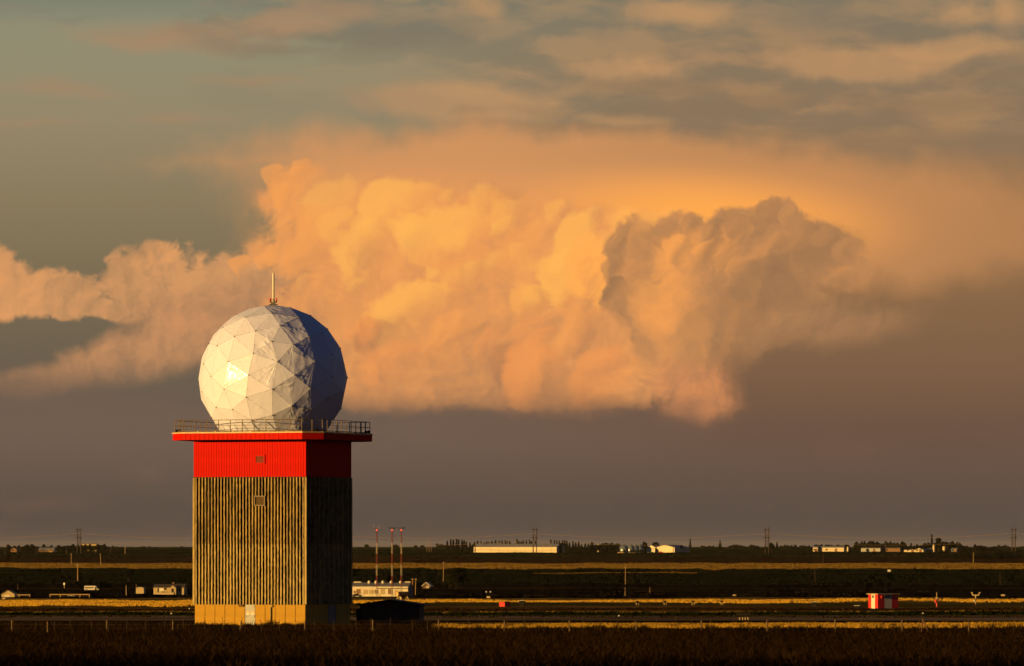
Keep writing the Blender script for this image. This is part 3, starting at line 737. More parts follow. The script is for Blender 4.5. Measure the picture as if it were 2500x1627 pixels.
# door in the plinth with two hazard diamonds
xd = -b0 + 5.5 * pw
door = MB().box((xd, -b0 + 0.06, (ZB - 0.02) / 2), (pw - 0.03, 0.06, ZB - 0.03)).build('door', m_door, tower)
door['label'] = 'grey blue steel door with two orange diamond placards'
for s_ in (-1, 1):
    cx, cz, r = xd + s_ * 0.232, zt(1495.4), 0.215
    yv = -b0 + 0.025
    dm = MB().add([(cx - r, yv, cz), (cx, yv, cz - r), (cx + r, yv, cz), (cx, yv, cz + r), (cx - r, yv + 0.012, cz), (cx, yv + 0.012, cz - r), (cx + r, yv + 0.012, cz), (cx, yv + 0.012, cz + r)],
                  [(0, 1, 2, 3), (0, 4, 5, 1), (1, 5, 6, 2), (2, 6, 7, 3), (3, 7, 4, 0)]).build('hazard_placard', m_orange, door)
    lo2 = MB()
    lo2.add([(cx - r * 0.93, yv - 0.003, cz - r * 0.03), (cx, yv - 0.003, cz - r * 0.96), (cx + r * 0.93, yv - 0.003, cz - r * 0.03)], [(0, 1, 2)])
    for qx, qz, qw, qh in ((-0.05, 0.075, 0.028, 0.09), (0.045, 0.075, 0.028, 0.09), (-0.045, 0.03, 0.07, 0.022), (0.05, 0.03, 0.07, 0.022), (-0.03, 0.12, 0.06, 0.02)):
        lo2.add([(cx + qx - qw / 2, yv - 0.003, cz + qz - qh / 2), (cx + qx + qw / 2, yv - 0.003, cz + qz - qh / 2), (cx + qx + qw / 2, yv - 0.003, cz + qz + qh / 2), (cx + qx - qw / 2, yv - 0.003, cz + qz + qh / 2)], [(0, 1, 2, 3)])
    lo2.build('placard_print', m_white, door)
hd = MB()
hd.box((xd - 0.36, -b0 + 0.01, 0.86), (0.05, 0.08, 0.10)); hd.build('handle', m_steel, door)
for zz in (0.85, 1.72): MB().box((xd + 0.44, -b0 + 0.02, zz), (0.03, 0.04, 0.13)).build('hinge', m_black, door)
lampm = MB(); lampm.add([(xd - 1.08, -b0, ZB - 0.03), (xd - 0.62, -b0, ZB - 0.03), (xd - 0.66, -b0, ZB - 0.22), (xd - 1.04, -b0, ZB - 0.22),
                         (xd - 1.08, -b0 - 0.20, ZB - 0.07), (xd - 0.62, -b0 - 0.20, ZB - 0.07), (xd - 0.66, -b0 - 0.14, ZB - 0.22), (xd - 1.04, -b0 - 0.14, ZB - 0.22)],
                        [(0, 3, 2, 1), (4, 5, 6, 7), (0, 1, 5, 4), (1, 2, 6, 5), (2, 3, 7, 6), (3, 0, 4, 7)]).build('door_lamp', m_louv, tower)
cd = MB(); cd.tube((xd + 2.06, -b0 - 0.10, 0.0), (xd + 2.06, -b0 - 0.10, ZB - 0.02), 0.055, 8)
for zz in (0.5, 0.95, 1.7): cd.box((xd + 2.06, -b0 - 0.05, zz), (0.16, 0.09, 0.05))
cd.box((xd + 2.16, -b0 - 0.09, ZB - 0.16), (0.16, 0.16, 0.16)); cd.build('conduit', m_clad, tower)
MB().box((xd + 2.68, -b0 - 0.06, 0.30), (0.24, 0.12, 0.09)).build('wall_vent', m_black, tower)
MB().box((b0 + 0.012, -b0 + 6.35, 0.93), (0.05, 1.85, 1.86)).build('side_door', m_bdoor, tower)

# overhanging platform with cut corners
def octo(a, c): return [(-a + c, -a), (a - c, -a), (a, -a + c), (a, a - c), (a - c, a), (-a + c, a), (-a, a - c), (-a, -a + c)]
A, CH = 7.43, 1.50
plat = MB().slab(octo(A - 0.05, CH), ZF, ZD - 0.02).build('platform', m_soffit, tower)
oc = octo(A - 0.035, CH)
for i in range(8):
    p, q = Vector(oc[i]), Vector(oc[(i + 1) % 8]); L = (q - p).length; n = max(2, round(L / 0.45)); d = (q - p) / L
    me = seam_sheet(L / n, ZD - ZF - 0.01).mesh('fascia_sheet', m_red)
    for j in range(n):
        c = p + d * (j + 0.5) * L / n
        place('fascia_sheet', me, plat, (c.x, c.y, ZF + 0.004), math.atan2(d.y, d.x))
def octo_ring(a, c, w, z0, z1):
    m = MB(); P_, Q_ = octo(a, c), octo(a - w, c - w * 0.414 * 0 - w * 0.58)
    for i in range(8):
        j = (i + 1) % 8
        m.slab([P_[i], P_[j], Q_[j], Q_[i]], z0, z1)
    return m
octo_ring(A + 0.03, CH, 0.30, ZD, ZD + 0.12).build('cap_flashing', m_cream, plat)
MB().slab(octo(A - 0.32, CH - 0.17), ZD - 0.01, ZD + 0.07).build('deck', m_deck, plat)
ZK = ZD + 0.07
# railing
AR, CR = 7.22, 1.42
zk, zr = ZK + 0.12, zt(1029.4)
rails = MB(); ro = octo(AR, CR)
for i in range(8):
    p, q = ro[i], ro[(i + 1) % 8]
    for z, r in ((zr, 0.028), ((zk + zr) / 2 + 0.02, 0.020)): rails.tube((*p, z), (*q, z), r, 6)
    rails.tube((*p, zk + 0.02), (*q, zk + 0.02), 0.05, 4)
railing = rails.build('railing', m_rail, tower)
post_me = MB().box((0, 0, (zr - ZK) / 2), (0.055, 0.055, zr - ZK)).mesh('post', m_rail)
foot = MB().box((0, 0, 0.06), (0.12, 0.12, 0.12)).mesh('post_foot', m_rail)
for i in range(8):
    p, q = Vector(ro[i]), Vector(ro[(i + 1) % 8]); n = 10 if i % 2 == 0 else 2
    for j in range(n):
        c = p.lerp(q, j / n)
        place('post', post_me, railing, (c.x, c.y, ZK)); place('post_foot', foot, railing, (c.x, c.y, ZK - 0.002))
for j, (fx, fy) in enumerate(((-AR + 0.4, -AR + CR - 0.5), (AR - 0.6, -AR + CR - 0.55), (AR - 0.05, AR - CR - 0.8))):
    fl = MB(); fl.box((fx, fy, ZK + 0.22), (0.30, 0.16, 0.20), 0.3); fl.tube((fx, fy, ZK), (fx, fy, ZK + 0.2), 0.03); fl.box((fx + 0.22, fy + 0.1, ZK + 0.26), (0.18, 0.14, 0.18), -0.4)
    fl.build('floodlight', m_black, railing)
for j in range(6):
    t_ = -0.78 + j * 0.31
    MB().box((t_ * 5.6, -A + 0.20, ZD + 0.16), (0.10, 0.10, 0.10)).build('deck_bracket', m_cream, plat)

# ------------------------------------------------------------------ radome
DX, DY, DR = 666.6, 927.0, 182.0
RM = DR / PPM
pts = []
def zp(ox, oy, L): pts.extend([(ox + x / 9.679, oy + y / 9.679) for x, y in L])
zp(480, 740, [(1600, 85), (1815, 280), (1208, 370), (930, 285), (1285, 100), (775, 395), (650, 597), (955, 838), (1452, 713), (385, 745), (320, 980), (540, 1045), (1412, 1245), (820, 1430), (205, 1465), (120, 1270)])
zp(660, 740, [(480, 110), (700, 370), (285, 587), (960, 295), (105, 968), (605, 1035), (960, 840), (1255, 735), (1355, 610), (1575, 995), (1675, 1060), (245, 1445), (1105, 1425), (1490, 1260), (1755, 1475)])
zp(480, 900, [(40, 235), (400, 215), (715, 522), (1303, 205), (1245, 718), (515, 942), (915, 1002), (1370, 1260), (160, 565), (110, 735), (380, 1165)])
zp(660, 900, [(640, 205), (120, 535), (1005, 515), (1500, 225), (1825, 220), (570, 925), (118, 1135), (1015, 990), (1395, 715), (1720, 565), (1680, 950)])
ico = [Vector((0, -0.03, 1)).normalized()]
for px, py in pts:
    u, v = (px - DX) / DR, -(py - DY) / DR
    r2 = u * u + v * v
    dep = math.sqrt(max(0.0, 1 - r2))
    w = Vector((u, -dep, v)).normalized()
    ico.append(w)
    if dep > 0.30: ico.append(Vector((w.x, dep, w.z)))
ico = [w for w in ico if w.z > -0.69]
NB = 16
for i in range(NB):
    a = 2 * math.pi * (i + 0.3) / NB
    ico.append(Vector((math.sin(a) * 0.708, -math.cos(a) * 0.708, -0.7063)))
hull = bmesh.new()
for w in ico: hull.verts.new(w * RM)
bmesh.ops.convex_hull(hull, input=hull.verts)
bmesh.ops.triangulate(hull, faces=hull.faces)
hull.normal_update()
facets = [[v.co.copy() for v in f.verts] for f in hull.faces if not all(v.co.z < -0.70 * RM for v in f.verts)]
nodes = [v.co.copy() for v in hull.verts]
hull.free()

def membrane(name, rough, spec, bump, col=(0.395, 0.42, 0.65)):
    m = bpy.data.materials.new(name); m.use_nodes = True; t = m.node_tree; b = t.nodes['Principled BSDF']
    b.inputs['Roughness'].default_value = rough; b.inputs['Specular IOR Level'].default_value = spec
    uv = t.nodes.new('ShaderNodeUVMap'); U = S(uv.outputs[0], t)
    ux, uy, _ = sepx(t, U)
    tc = t.nodes.new('ShaderNodeTexCoord'); P = S(tc.outputs['Object'], t)
    n0, _ = noise(t, P, 0.5, 4, 0.6, dims='3D')
    c = mixc(t, n0, tuple(v * 0.97 for v in col) + (1,), tuple(min(1, v * 1.02) for v in col) + (1,))
    dirt, _ = noise(t, vmath(t, 'MULTIPLY', P, (1.6, 1.6, 0.5)), 1.4, 6, 0.65, dims='3D')
    c = mixc(t, step(t, dirt, 0.55, 0.8) * 0.14, c, (0.31, 0.31, 0.33, 1))
    put(t, b.inputs['Base Color'], c)
    f1, _ = noise(t, comb(t, ux, uy * 0.10), 6.0, 2, 0.5, 0.15)
    f2, _ = noise(t, P, 0.7, 2, 0.5, 0.0, dims='3D')
    gate = step(t, f2, 0.40, 0.66)
    h = f1 * (gate * 0.9 + 0.12) + f2 * 0.5
    bn = t.nodes.new('ShaderNodeBump'); bn.inputs['Strength'].default_value = bump; bn.inputs['Distance'].default_value = 0.16
    put(t, bn.inputs['Height'], h); t.links.new(bn.outputs[0], b.inputs['Normal'])
    return m
m_skin = membrane('white_membrane', 0.52, 0.3, 0.20)
m_skin2 = membrane('slack_membrane', 0.50, 0.35, 0.6)
m_gloss = membrane('glossy_new_membrane', 0.27, 0.5, 0.55)
m_seam = mat('grey_seam', (0.62, 0.50, 0.36), 0.7)

radome = thing('radome', 'faceted white radome dome standing on the red topped tower', 'radome', (TX, TD, zt(DY)), 0.0)
def panel(tri, seed):
    g = random.Random(seed)
    a, b_, c = tri
    ctr = (a + b_ + c) / 3; nrm = (b_ - a).cross(c - a).normalized()
    if nrm.dot(ctr) < 0: b_, c = c, b_; nrm = -nrm
    vv = [a, b_, c]; k = g.randrange(3); vv = vv[k:] + vv[:k]
    area = (b_ - a).cross(c - a).length / 2; per = (b_ - a).length + (c - b_).length + (a - c).length
    inr = 2 * area / per
    s_ = max(0.0, 1 - 0.008 / inr)                         # leaves a narrow joint all round
    vv = [ctr + (p - ctr) * s_ for p in vv]
    n = 6; idx = {}; V = []; UV = []
    sag = -0.018 * math.sqrt(area); ph = g.uniform(0, 6.28); am = g.uniform(0.004, 0.016); fq = g.choice((2, 3))
    for i in range(n + 1):
        for j in range(n + 1 - i):
            w0, w1 = i / n, j / n; w2 = 1 - w0 - w1
            th = w1 / (w1 + w2) if w1 + w2 > 1e-6 else 0.5
            edge = 27 * w0 * w1 * w2
            p = vv[0] * w0 + vv[1] * w1 + vv[2] * w2 + nrm * (sag * edge * 0.8 + am * math.sin(fq * 2 * math.pi * th + ph) * min(1, edge * 1.5))
            p = p.lerp(p.normalized() * RM * 0.9985, 0.15 * min(1.0, edge * 1.6))      # the cloth bellies out a little between the frames
            idx[(i, j)] = len(V); V.append(p); UV.append((th + seed * 1.37, w0 + seed * 0.71))
    Fc = []
    for i in range(n):
        for j in range(n - i):
            Fc.append((idx[(i, j)], idx[(i + 1, j)], idx[(i, j + 1)]))
            if j < n - i - 1: Fc.append((idx[(i + 1, j)], idx[(i + 1, j + 1)], idx[(i, j + 1)]))
    me = bpy.data.meshes.new('membrane_panel'); me.from_pydata([tuple(p) for p in V], [], Fc)
    ul = me.uv_layers.new(name='UVMap')
    for lp in me.loops: ul.data[lp.index].uv = UV[lp.vertex_index]
    # outward winding
    me.polygons.foreach_set('use_smooth', [True] * len(me.polygons)); me.update()
    if me.polygons[0].normal.dot(nrm) < 0: me.flip_normals()
    return me, ctr
glint = Vector((-0.488, -0.872, 0.033)) * RM
best = min(range(len(facets)), key=lambda i: ((facets[i][0] + facets[i][1] + facets[i][2]) / 3 - glint).length)
for i, tri in enumerate(facets):
    me, ctr = panel(tri, i)
    sl_ = ctr.normalized()
    slack = -0.15 < sl_.x < 0.55 and sl_.y < 0 and (i * 7) % 3 != 0
    me.materials.append(m_gloss if i == best else (m_skin2 if slack else m_skin))
    o = place('membrane_panel', me, radome)
    if i == best: o['label'] = 'one newer glossy panel that catches the sun'
lin_ = MB()
for tri in facets: lin_.add([p * 0.982 for p in tri], [(0, 1, 2)])
lin_.build('seam_frame', m_seam, radome)
bolts = MB()
for w in nodes:
    d = w.normalized()
    bolts.tube(w * 0.998, w + d * 0.05, 0.06, 6, 0.05)
bo = bolts.build('joint_caps', m_steel, radome); bo['kind'] = 'stuff'
rg = MB(); rg.lathe((0, 0, 0), [(0.725 * RM, ZK - zt(DY) - 0.02), (0.725 * RM, -0.706 * RM + 0.02), (0.70 * RM, -0.706 * RM + 0.03)], 48); rg.build('base_ring', m_steel, radome)

# rod on the crown, two red lamps at its foot
rod = thing('lightning_rod', 'white rod with two red lamps on the crown of the dome', 'antenna', (TX + 0.03, TD, zt(DY) + RM - 0.02))
rb = MB(); rb.box((0, 0, 0.06), (0.75, 0.75, 0.08)); rb.box((0.0, 0, 0.17), (0.40, 0.40, 0.16)); rb.tube((0, 0, 0.2), (0, 0, 0.55), 0.12, 8); rb.build('base', m_steel, rod)
sh = MB(); sh.lathe((0, 0, 0), [(0.085, 0.5), (0.098, 0.7), (0.098, 2.78), (0.085, 2.98), (0.03, 3.0)], 14); sh.build('shaft', m_white, rod, True)
tp = MB(); tp.tube((0, 0, 2.99), (0, 0, 3.65), 0.012, 5); tp.lathe((0, 0, 3.65), [(0.012, 0), (0.03, 0.03), (0.012, 0.06)], 6); tp.build('tip', m_cream, rod)
m_rlamp = mat('red_lamp_glass', (0.75, 0.03, 0.02), 0.2, 0.05)
for s_ in (-1, 1):
    ar = MB(); ar.tube((s_ * 0.10, 0, 0.26), (s_ * 0.27, 0, 0.30), 0.035, 6); ar.tube((s_ * 0.27, 0, 0.26), (s_ * 0.27, 0, 0.42), 0.06, 8); a_ = ar.build('lamp_arm', m_black, rod)
    MB().lathe((s_ * 0.27, 0, 0.42), [(0.07, 0.0), (0.095, 0.06), (0.085, 0.16), (0.05, 0.21), (0.01, 0.225)], 10).build('lamp_glass', m_rlamp, a_, True)
hb = MB(); hb.box((-0.80, -0.12, -0.16), (0.42, 0.30, 0.09), 0.2); hb.box((-0.62, -0.05, -0.12), (0.18, 0.22, 0.10), -0.1); hb.build('hatch_box', m_black, rod)

# ------------------------------------------------------------------ vegetation
m_bark = mat('bark', (0.07, 0.045, 0.03), 0.9)
leaf_dark = blade_mat('dark_leaves', (0.010, 0.013, 0.005), (0.035, 0.030, 0.010), 0.25)
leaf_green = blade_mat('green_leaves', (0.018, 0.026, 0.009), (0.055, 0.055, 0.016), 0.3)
leaf_spruce = blade_mat('spruce_needles', (0.010, 0.016, 0.008), (0.036, 0.036, 0.014), 0.2)

def crown_pts(g, n, shape, w, h):
    """points through a crown of width w and height h, base at z = 0"""
    if shape == 'spruce':
        z = h * g.uniform(0, 1, n) ** 1.25
        lim = w / 2 * (1 - z / h) * (0.72 + 0.28 * np.sin(z / h * 40))
        r = lim * np.sqrt(g.uniform(0.15, 1, n)); a = g.uniform(0, 6.283, n)
        return np.stack([r * np.cos(a), r * np.sin(a), z], -1)
    nb = max(5, n // 45)
    c = g.normal(0, 1, (nb, 3)); c /= np.linalg.norm(c, axis=1)[:, None]
    c *= g.uniform(0.25, 0.78, nb)[:, None]
    rad = g.uniform(0.22, 0.46, nb); which = g.integers(0, nb, n)
    p = g.normal(0, 1, (n, 3)); p /= np.linalg.norm(p, axis=1)[:, None]
    p = c[which] + p * (rad[which] * g.uniform(0.55, 1.0, n) ** 0.5)[:, None]
    return np.stack([p[:, 0] * w / 2, p[:, 1] * w / 2, (p[:, 2] * 0.5 + 0.5) * h], -1)

def leaf_mesh(name, P, size, mt, g):
    k = len(P)
    u = g.normal(0, 1, (k, 3)); u /= np.linalg.norm(u, axis=1)[:, None]
    v = np.cross(u, g.normal(0, 1, (k, 3))); v /= np.linalg.norm(v, axis=1)[:, None]
    s = (size * g.uniform(0.5, 1.2, k))[:, None]
    V = np.stack([P - u * s, P + v * s * 0.6, P + u * s, P - v * s * 0.6], 1)
    me = bpy.data.meshes.new(name)
    me.vertices.add(4 * k); me.vertices.foreach_set('co', V.reshape(-1))
    me.loops.add(4 * k); me.loops.foreach_set('vertex_index', np.arange(4 * k, dtype=np.int32))
    me.polygons.add(k); me.polygons.foreach_set('loop_start', np.arange(0, 4 * k, 4, dtype=np.int32))
    me.update(calc_edges=True); me.materials.append(mt)
    return me

def tree(label, px, base, top, wpx, shape='round', mt=None, D=None, n=1500, seed=1, trunk=0.16, name=None, cat='tree', group=None):
    D = D or dist_at(base)
    h = (base - top) / ppm(D); w = wpx / ppm(D)
    g = np.random.default_rng(seed)
    t = thing(name or ('spruce_tree' if shape == 'spruce' else 'tree'), label, cat, ground(px, D), rng.uniform(0, 6), group)
    zb = h * trunk
    tr = MB(); r0 = max(0.12, h * 0.022)
    tr.tube((0, 0, -0.3), (0, 0, zb + h * 0.25), r0, 7, r0 * 0.7)
    for i in range(4):
        a = i * 1.7 + seed; tr.tube((0, 0, zb + h * 0.05 * i), (math.cos(a) * w * 0.24, math.sin(a) * w * 0.24, zb + h * (0.22 + 0.08 * i)), r0 * 0.5, 5, r0 * 0.2)
    tr.build('trunk', m_bark, t)
    P = crown_pts(g, n, shape, w, h - zb); P[:, 2] += zb
    place('crown', leaf_mesh('crown', P, max(0.16, h * 0.055), mt or leaf_dark, g), t)
    return t

def treeline(label, spec, mt, D, seed, name='treeline', shape='round', base=None):
    """a far belt that reads as one mass: spec = (px0, px1, top row at px0, top row at px1, mean width px)"""
    g = np.random.default_rng(seed); allP = []
    for px0, px1, t0, t1, wp, sh in spec:
        x = px0
        while x < px1:
            f_ = (x - px0) / max(1, px1 - px0); top = t0 - 1.0 + (t1 - t0) * f_ + g.normal(0, 1.8)
            dd = D * g.uniform(0.99, 1.02); wv_ = wp * g.uniform(0.7, 1.4)
            gr = ground(x, dd)
            zt_ = zrow(top, dd); h = max(1.5, zt_ - gr.z + 0.5)
            P = crown_pts(g, 620, sh, wv_ / ppm(dd), h * (1.0 if sh == 'spruce' else 1.0))
            allP.append(P + np.array([gr.x, gr.y, gr.z - 0.4])); x += wp * g.uniform(0.35, 0.75)
    P = np.concatenate(allP)
    o = place(name, leaf_mesh(name, P, 1.1 * D / 6400, mt, g)); tag(o, label, 'trees', kind='stuff')
    return o
Sp, Ro = 'spruce', 'round'
treeline('dark farm trees round the houses on the left horizon', [(22, 130, 1332, 1333, 16, Ro), (142, 262, 1330, 1331, 16, Ro)], leaf_dark, 6500, 41)
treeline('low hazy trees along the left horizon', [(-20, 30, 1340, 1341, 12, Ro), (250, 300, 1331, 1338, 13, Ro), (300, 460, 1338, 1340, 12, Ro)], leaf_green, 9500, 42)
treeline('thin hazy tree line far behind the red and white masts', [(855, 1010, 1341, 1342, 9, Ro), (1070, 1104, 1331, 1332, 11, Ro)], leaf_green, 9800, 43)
treeline('dark spruce belt left of the long white barn', [(1092, 1128, 1320, 1319, 13, Sp), (1128, 1166, 1322, 1329, 13, Sp)], leaf_spruce, 6450, 44)
treeline('spruce tops showing over the long white barn roof', [(1166, 1250, 1324, 1323, 12, Sp), (1262, 1314, 1321, 1323, 12, Sp), (1345, 1385, 1321, 1324, 12, Sp)], leaf_spruce, 6560, 45)
treeline('dark spruce belt between the long barn and the grain bins', [(1384, 1440, 1324, 1329, 13, Sp), (1440, 1512, 1328, 1327, 12, Ro)], leaf_spruce, 6420, 46)
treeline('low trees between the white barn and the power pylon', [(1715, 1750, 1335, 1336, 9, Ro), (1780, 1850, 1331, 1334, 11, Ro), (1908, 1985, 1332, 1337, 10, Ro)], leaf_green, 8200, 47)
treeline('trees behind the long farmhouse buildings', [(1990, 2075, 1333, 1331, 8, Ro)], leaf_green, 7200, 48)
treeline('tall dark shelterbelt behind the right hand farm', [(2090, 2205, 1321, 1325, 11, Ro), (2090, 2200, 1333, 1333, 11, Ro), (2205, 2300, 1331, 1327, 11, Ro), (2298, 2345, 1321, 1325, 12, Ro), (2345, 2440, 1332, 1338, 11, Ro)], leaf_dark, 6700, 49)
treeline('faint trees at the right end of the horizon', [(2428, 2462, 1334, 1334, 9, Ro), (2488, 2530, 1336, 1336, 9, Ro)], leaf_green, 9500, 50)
treeline('low black hedge in the field below the right hand farm', [(2220, 2300, 1354, 1353, 11, Ro)], leaf_dark, 5560, 51, 'hedge')
treeline('broad dark bushes at the right edge of the fields', [(2292, 2530, 1346, 1347, 14, Ro), (2292, 2530, 1354, 1354, 14, Ro)], leaf_dark, 5540, 52, 'bushes')
tree('lone dark ragged tree above the small arched shed', 313, 1421, 1390, 24, seed=61)
tree('dark tree standing behind the three red and white masts', 940, 1430, 1383, 34, seed=62, D=2850)
tree('big dark bush right of the lone leaning pole', 1113, 1440, 1386, 54, seed=63, trunk=0.05, n=3000, name='bush', cat='bush')
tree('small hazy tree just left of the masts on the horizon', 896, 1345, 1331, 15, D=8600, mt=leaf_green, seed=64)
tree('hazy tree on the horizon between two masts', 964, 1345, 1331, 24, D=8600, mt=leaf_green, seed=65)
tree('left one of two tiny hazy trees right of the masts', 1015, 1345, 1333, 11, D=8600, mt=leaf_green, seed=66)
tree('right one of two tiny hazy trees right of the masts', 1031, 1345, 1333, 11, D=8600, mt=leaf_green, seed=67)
tree('bushy tree just right of the grain bins', 1573, 1348, 1322, 17, D=6400, seed=68)
tree('round tree behind the white barn annex', 1601, 1347, 1321.5, 21, D=6500, seed=69)
tree('narrow pointed spruce above the grey barn roof', 1685, 1347, 1316, 9, 'spruce', leaf_spruce, D=6500, seed=70)
tree('spiky tree right of the grey barn', 1758, 1349, 1320, 15, 'spruce', leaf_spruce, D=6250, seed=71)
tree('left tree of the pair beside the power pylon', 1884, 1350, 1322, 16, D=6200, seed=72)
tree('right tree of the pair beside the power pylon', 1897, 1350, 1324, 13, 'spruce', leaf_spruce, D=6200, seed=73)
tree('bushes round the foot of the power pylon right of the white barn', 1868, 1350, 1333, 22, D=6180, seed=74, trunk=0.05, name='bush', cat='bush')
tree('tall thin tree beside the white silo', 2275, 1346, 1304, 8, 'spruce', leaf_dark, D=6600, seed=75)
tree('tall broad tree right of the white silo', 2291, 1346, 1308, 16, D=6600, seed=76)
tree('small dark bush beside the lone pole in the middle field', 1538, 1427, 1411, 24, seed=77, trunk=0.04, name='bush', cat='bush')

# unseen belt of trees added left of the view to shade the near slope
def shade_belt():
    g = np.random.default_rng(90); allP = []
    for i in range(26):
        q = (80 + i * 5.4) - 161 + g.normal(0, 1.2); back = g.normal(0, 5)
        x, y = -127 - 0.536 * q - 0.844 * back, 110 + 0.844 * q - 0.536 * back
        h = g.uniform(9.5, 13.5)
        P = crown_pts(g, 1100, 'round', g.uniform(7, 10), h * 0.95)
        allP.append(P + np.array([x, y, float(gz(x, y)) - 0.2]))
    o = place('shelterbelt', leaf_mesh('shelterbelt', np.concatenate(allP), 0.55, leaf_dark, g))
    tag(o, 'added unseen belt of trees left of the view shading the slope', 'trees', kind='stuff')
shade_belt()

# ------------------------------------------------------------------ materials of the small things
w_wall = mat('white_siding', (0.70, 0.62, 0.50), 0.7, 0.10, 0.4, streak=((0.5, 0.42, 0.32), 0.4))
w_barn = mat('white_barn_metal', (0.74, 0.62, 0.44), 0.6, 0.05, 0.1)
g_barn = mat('grey_barn_metal', (0.42, 0.44, 0.46), 0.6, 0.06, 0.1)
roof_g = mat('grey_metal_roof', (0.34, 0.35, 0.39), 0.5, 0.10, 0.6)
roof_d = mat('dark_shingle_roof', (0.05, 0.03, 0.028), 0.9, 0.2)
m_brown = mat('brown_boards', (0.24, 0.13, 0.06), 0.8, 0.2)
m_tan = mat('tan_siding', (0.50, 0.39, 0.22), 0.8, 0.10, 0.6)
m_glass = mat('dark_window_glass', (0.03, 0.03, 0.035), 0.15, 0.1)
m_blueg = mat('blue_grey_siding', (0.10, 0.13, 0.17), 0.8, 0.10)
m_wood = mat('weathered_wood', (0.42, 0.28, 0.13), 0.85, 0.25, 3.0)
m_dwood = mat('dark_wood', (0.10, 0.055, 0.035), 0.85, 0.25)
m_bin = mat('galvanised_bin', (0.30, 0.36, 0.44), 0.35, 0.08, 0.3, metal=0.5)
m_mred = mat('mast_red', (0.20, 0.018, 0.012), 0.8, 0.1)
m_mwht = mat('mast_white', (0.38, 0.33, 0.25), 0.6, 0.1)
m_sred = mat('shelter_red', (0.70, 0.02, 0.008), 0.5, 0.08)
m_swht = mat('shelter_white', (0.80, 0.75, 0.66), 0.5, 0.05)
m_tank = mat('tank_paint', (0.72, 0.50, 0.20), 0.5, 0.10)
m_rust = mat('rusty_steel', (0.13, 0.06, 0.045), 0.8, 0.2)
m_creo = mat('creosoted_timber', (0.05, 0.028, 0.022), 0.9, 0.2)
m_wire = mat('power_cable', (0.30, 0.20, 0.13), 0.5, 0.1)
m_tyre = mat('tyre_rubber', (0.02, 0.02, 0.02), 0.9)

def pole(label, px, top, base, r=0.14, mt=None, lean=0.0, name='utility_pole', cat='pole', arm=0.0, D=None):
    D = D or dist_at(base); h = (base - top) / ppm(D)
    t = thing(name, label, cat, ground(px, D))
    MB().tube((0, 0, -0.5), (lean * h, 0, h), r, 7, r * 0.7).build('shaft', mt or m_wood, t)
    if arm:
        MB().box((lean * h, 0, h * 0.94), (arm, 0.14, 0.14)).build('crossarm', mt or m_wood, t)
        for s_ in (-1, 1): MB().lathe((lean * h + s_ * arm * 0.44, 0, h * 0.94 + 0.07), [(0.05, 0), (0.09, 0.08), (0.06, 0.16), (0.04, 0.24)], 6).build('insulator', m_white, t)
    return t
pole('tall lit wooden pole above the white pipe fence', 189.7, 1377, 1419, 0.30, arm=1.6)
pole('upright pole in the far left stubble field', 174, 1352, 1377, 0.26, arm=1.4)
pole('leaning pole in the far left stubble field', 246.5, 1351.5, 1377, 0.26, lean=-0.06, arm=1.4)
pole('short pale pole on the left horizon right of the first pylon', 305.4, 1336, 1353.5, 0.32, arm=2.0)
pole('crooked wooden post left of the small arched shed', 308.5, 1430, 1454, 0.20, lean=-0.02)
pole('thin post touching the left side of the small arched shed', 332.8, 1427, 1449, 0.11)
pole('orange brown pole right of the long white building', 1007.5, 1390, 1426, 0.26, mat('orange_wood', (0.45, 0.20, 0.07), 0.8), arm=1.2, D=2700)
pole('pale leaning pole at the gable of the long white building', 1014, 1411, 1451, 0.17, lean=0.03, arm=1.0)
pole('slightly bent pale pole left of the big dark bush', 1082, 1372, 1421, 0.20, lean=0.03, arm=1.4)
pole('tall pale pole in the middle field beside a small dark bush', 1526.7, 1384, 1427, 0.20, arm=1.3)
pole('short pale pole below the tall pole in the middle field', 1526, 1434, 1456, 0.12)
pole('small pale post right of the short pole', 1586.5, 1435, 1449, 0.11)
pole('thin brown pole in the dark field right of centre', 1989.5, 1387, 1421.5, 0.11, m_rust)
pole('thin brown pole below the farmhouse buildings', 2010, 1352, 1375, 0.13, m_rust)
pole('pale pole standing in the far stubble near the right edge', 2376.5, 1350, 1375, 0.26, arm=1.3)
pole('faint thin pole in the dark field near the right edge', 2441.5, 1397, 1429, 0.10, m_rust)
for px, top, base, lab in ((12, 1340, 1357, 'dark post at the left end of the horizon fields'), (88, 1341, 1355, 'dark post below the left horizon trees'), (162.5, 1339, 1354, 'dark post left of the first pylon foot'),
                           (233, 1340, 1354, 'dark post right of the first pylon foot'), (270, 1336, 1350, 'dark post among the left horizon trees'), (43.5, 1427, 1440, 'thin post behind the small gabled garage')):
    pole(lab, px, top, base, 0.20, m_dwood)
for px, top, lab in ((1042, 1325, 'tallest of three faint poles beside the spruce belt'), (1047.5, 1318, 'middle one of three faint poles beside the spruce belt'), (1053, 1318, 'right one of three faint poles beside the spruce belt'), (1102, 1334, 'red brown pole at the left end of the spruce belt')):
    pole(lab, px, top, 1346, 0.22, m_wire if px < 1100 else m_rust, arm=1.6, D=6700)

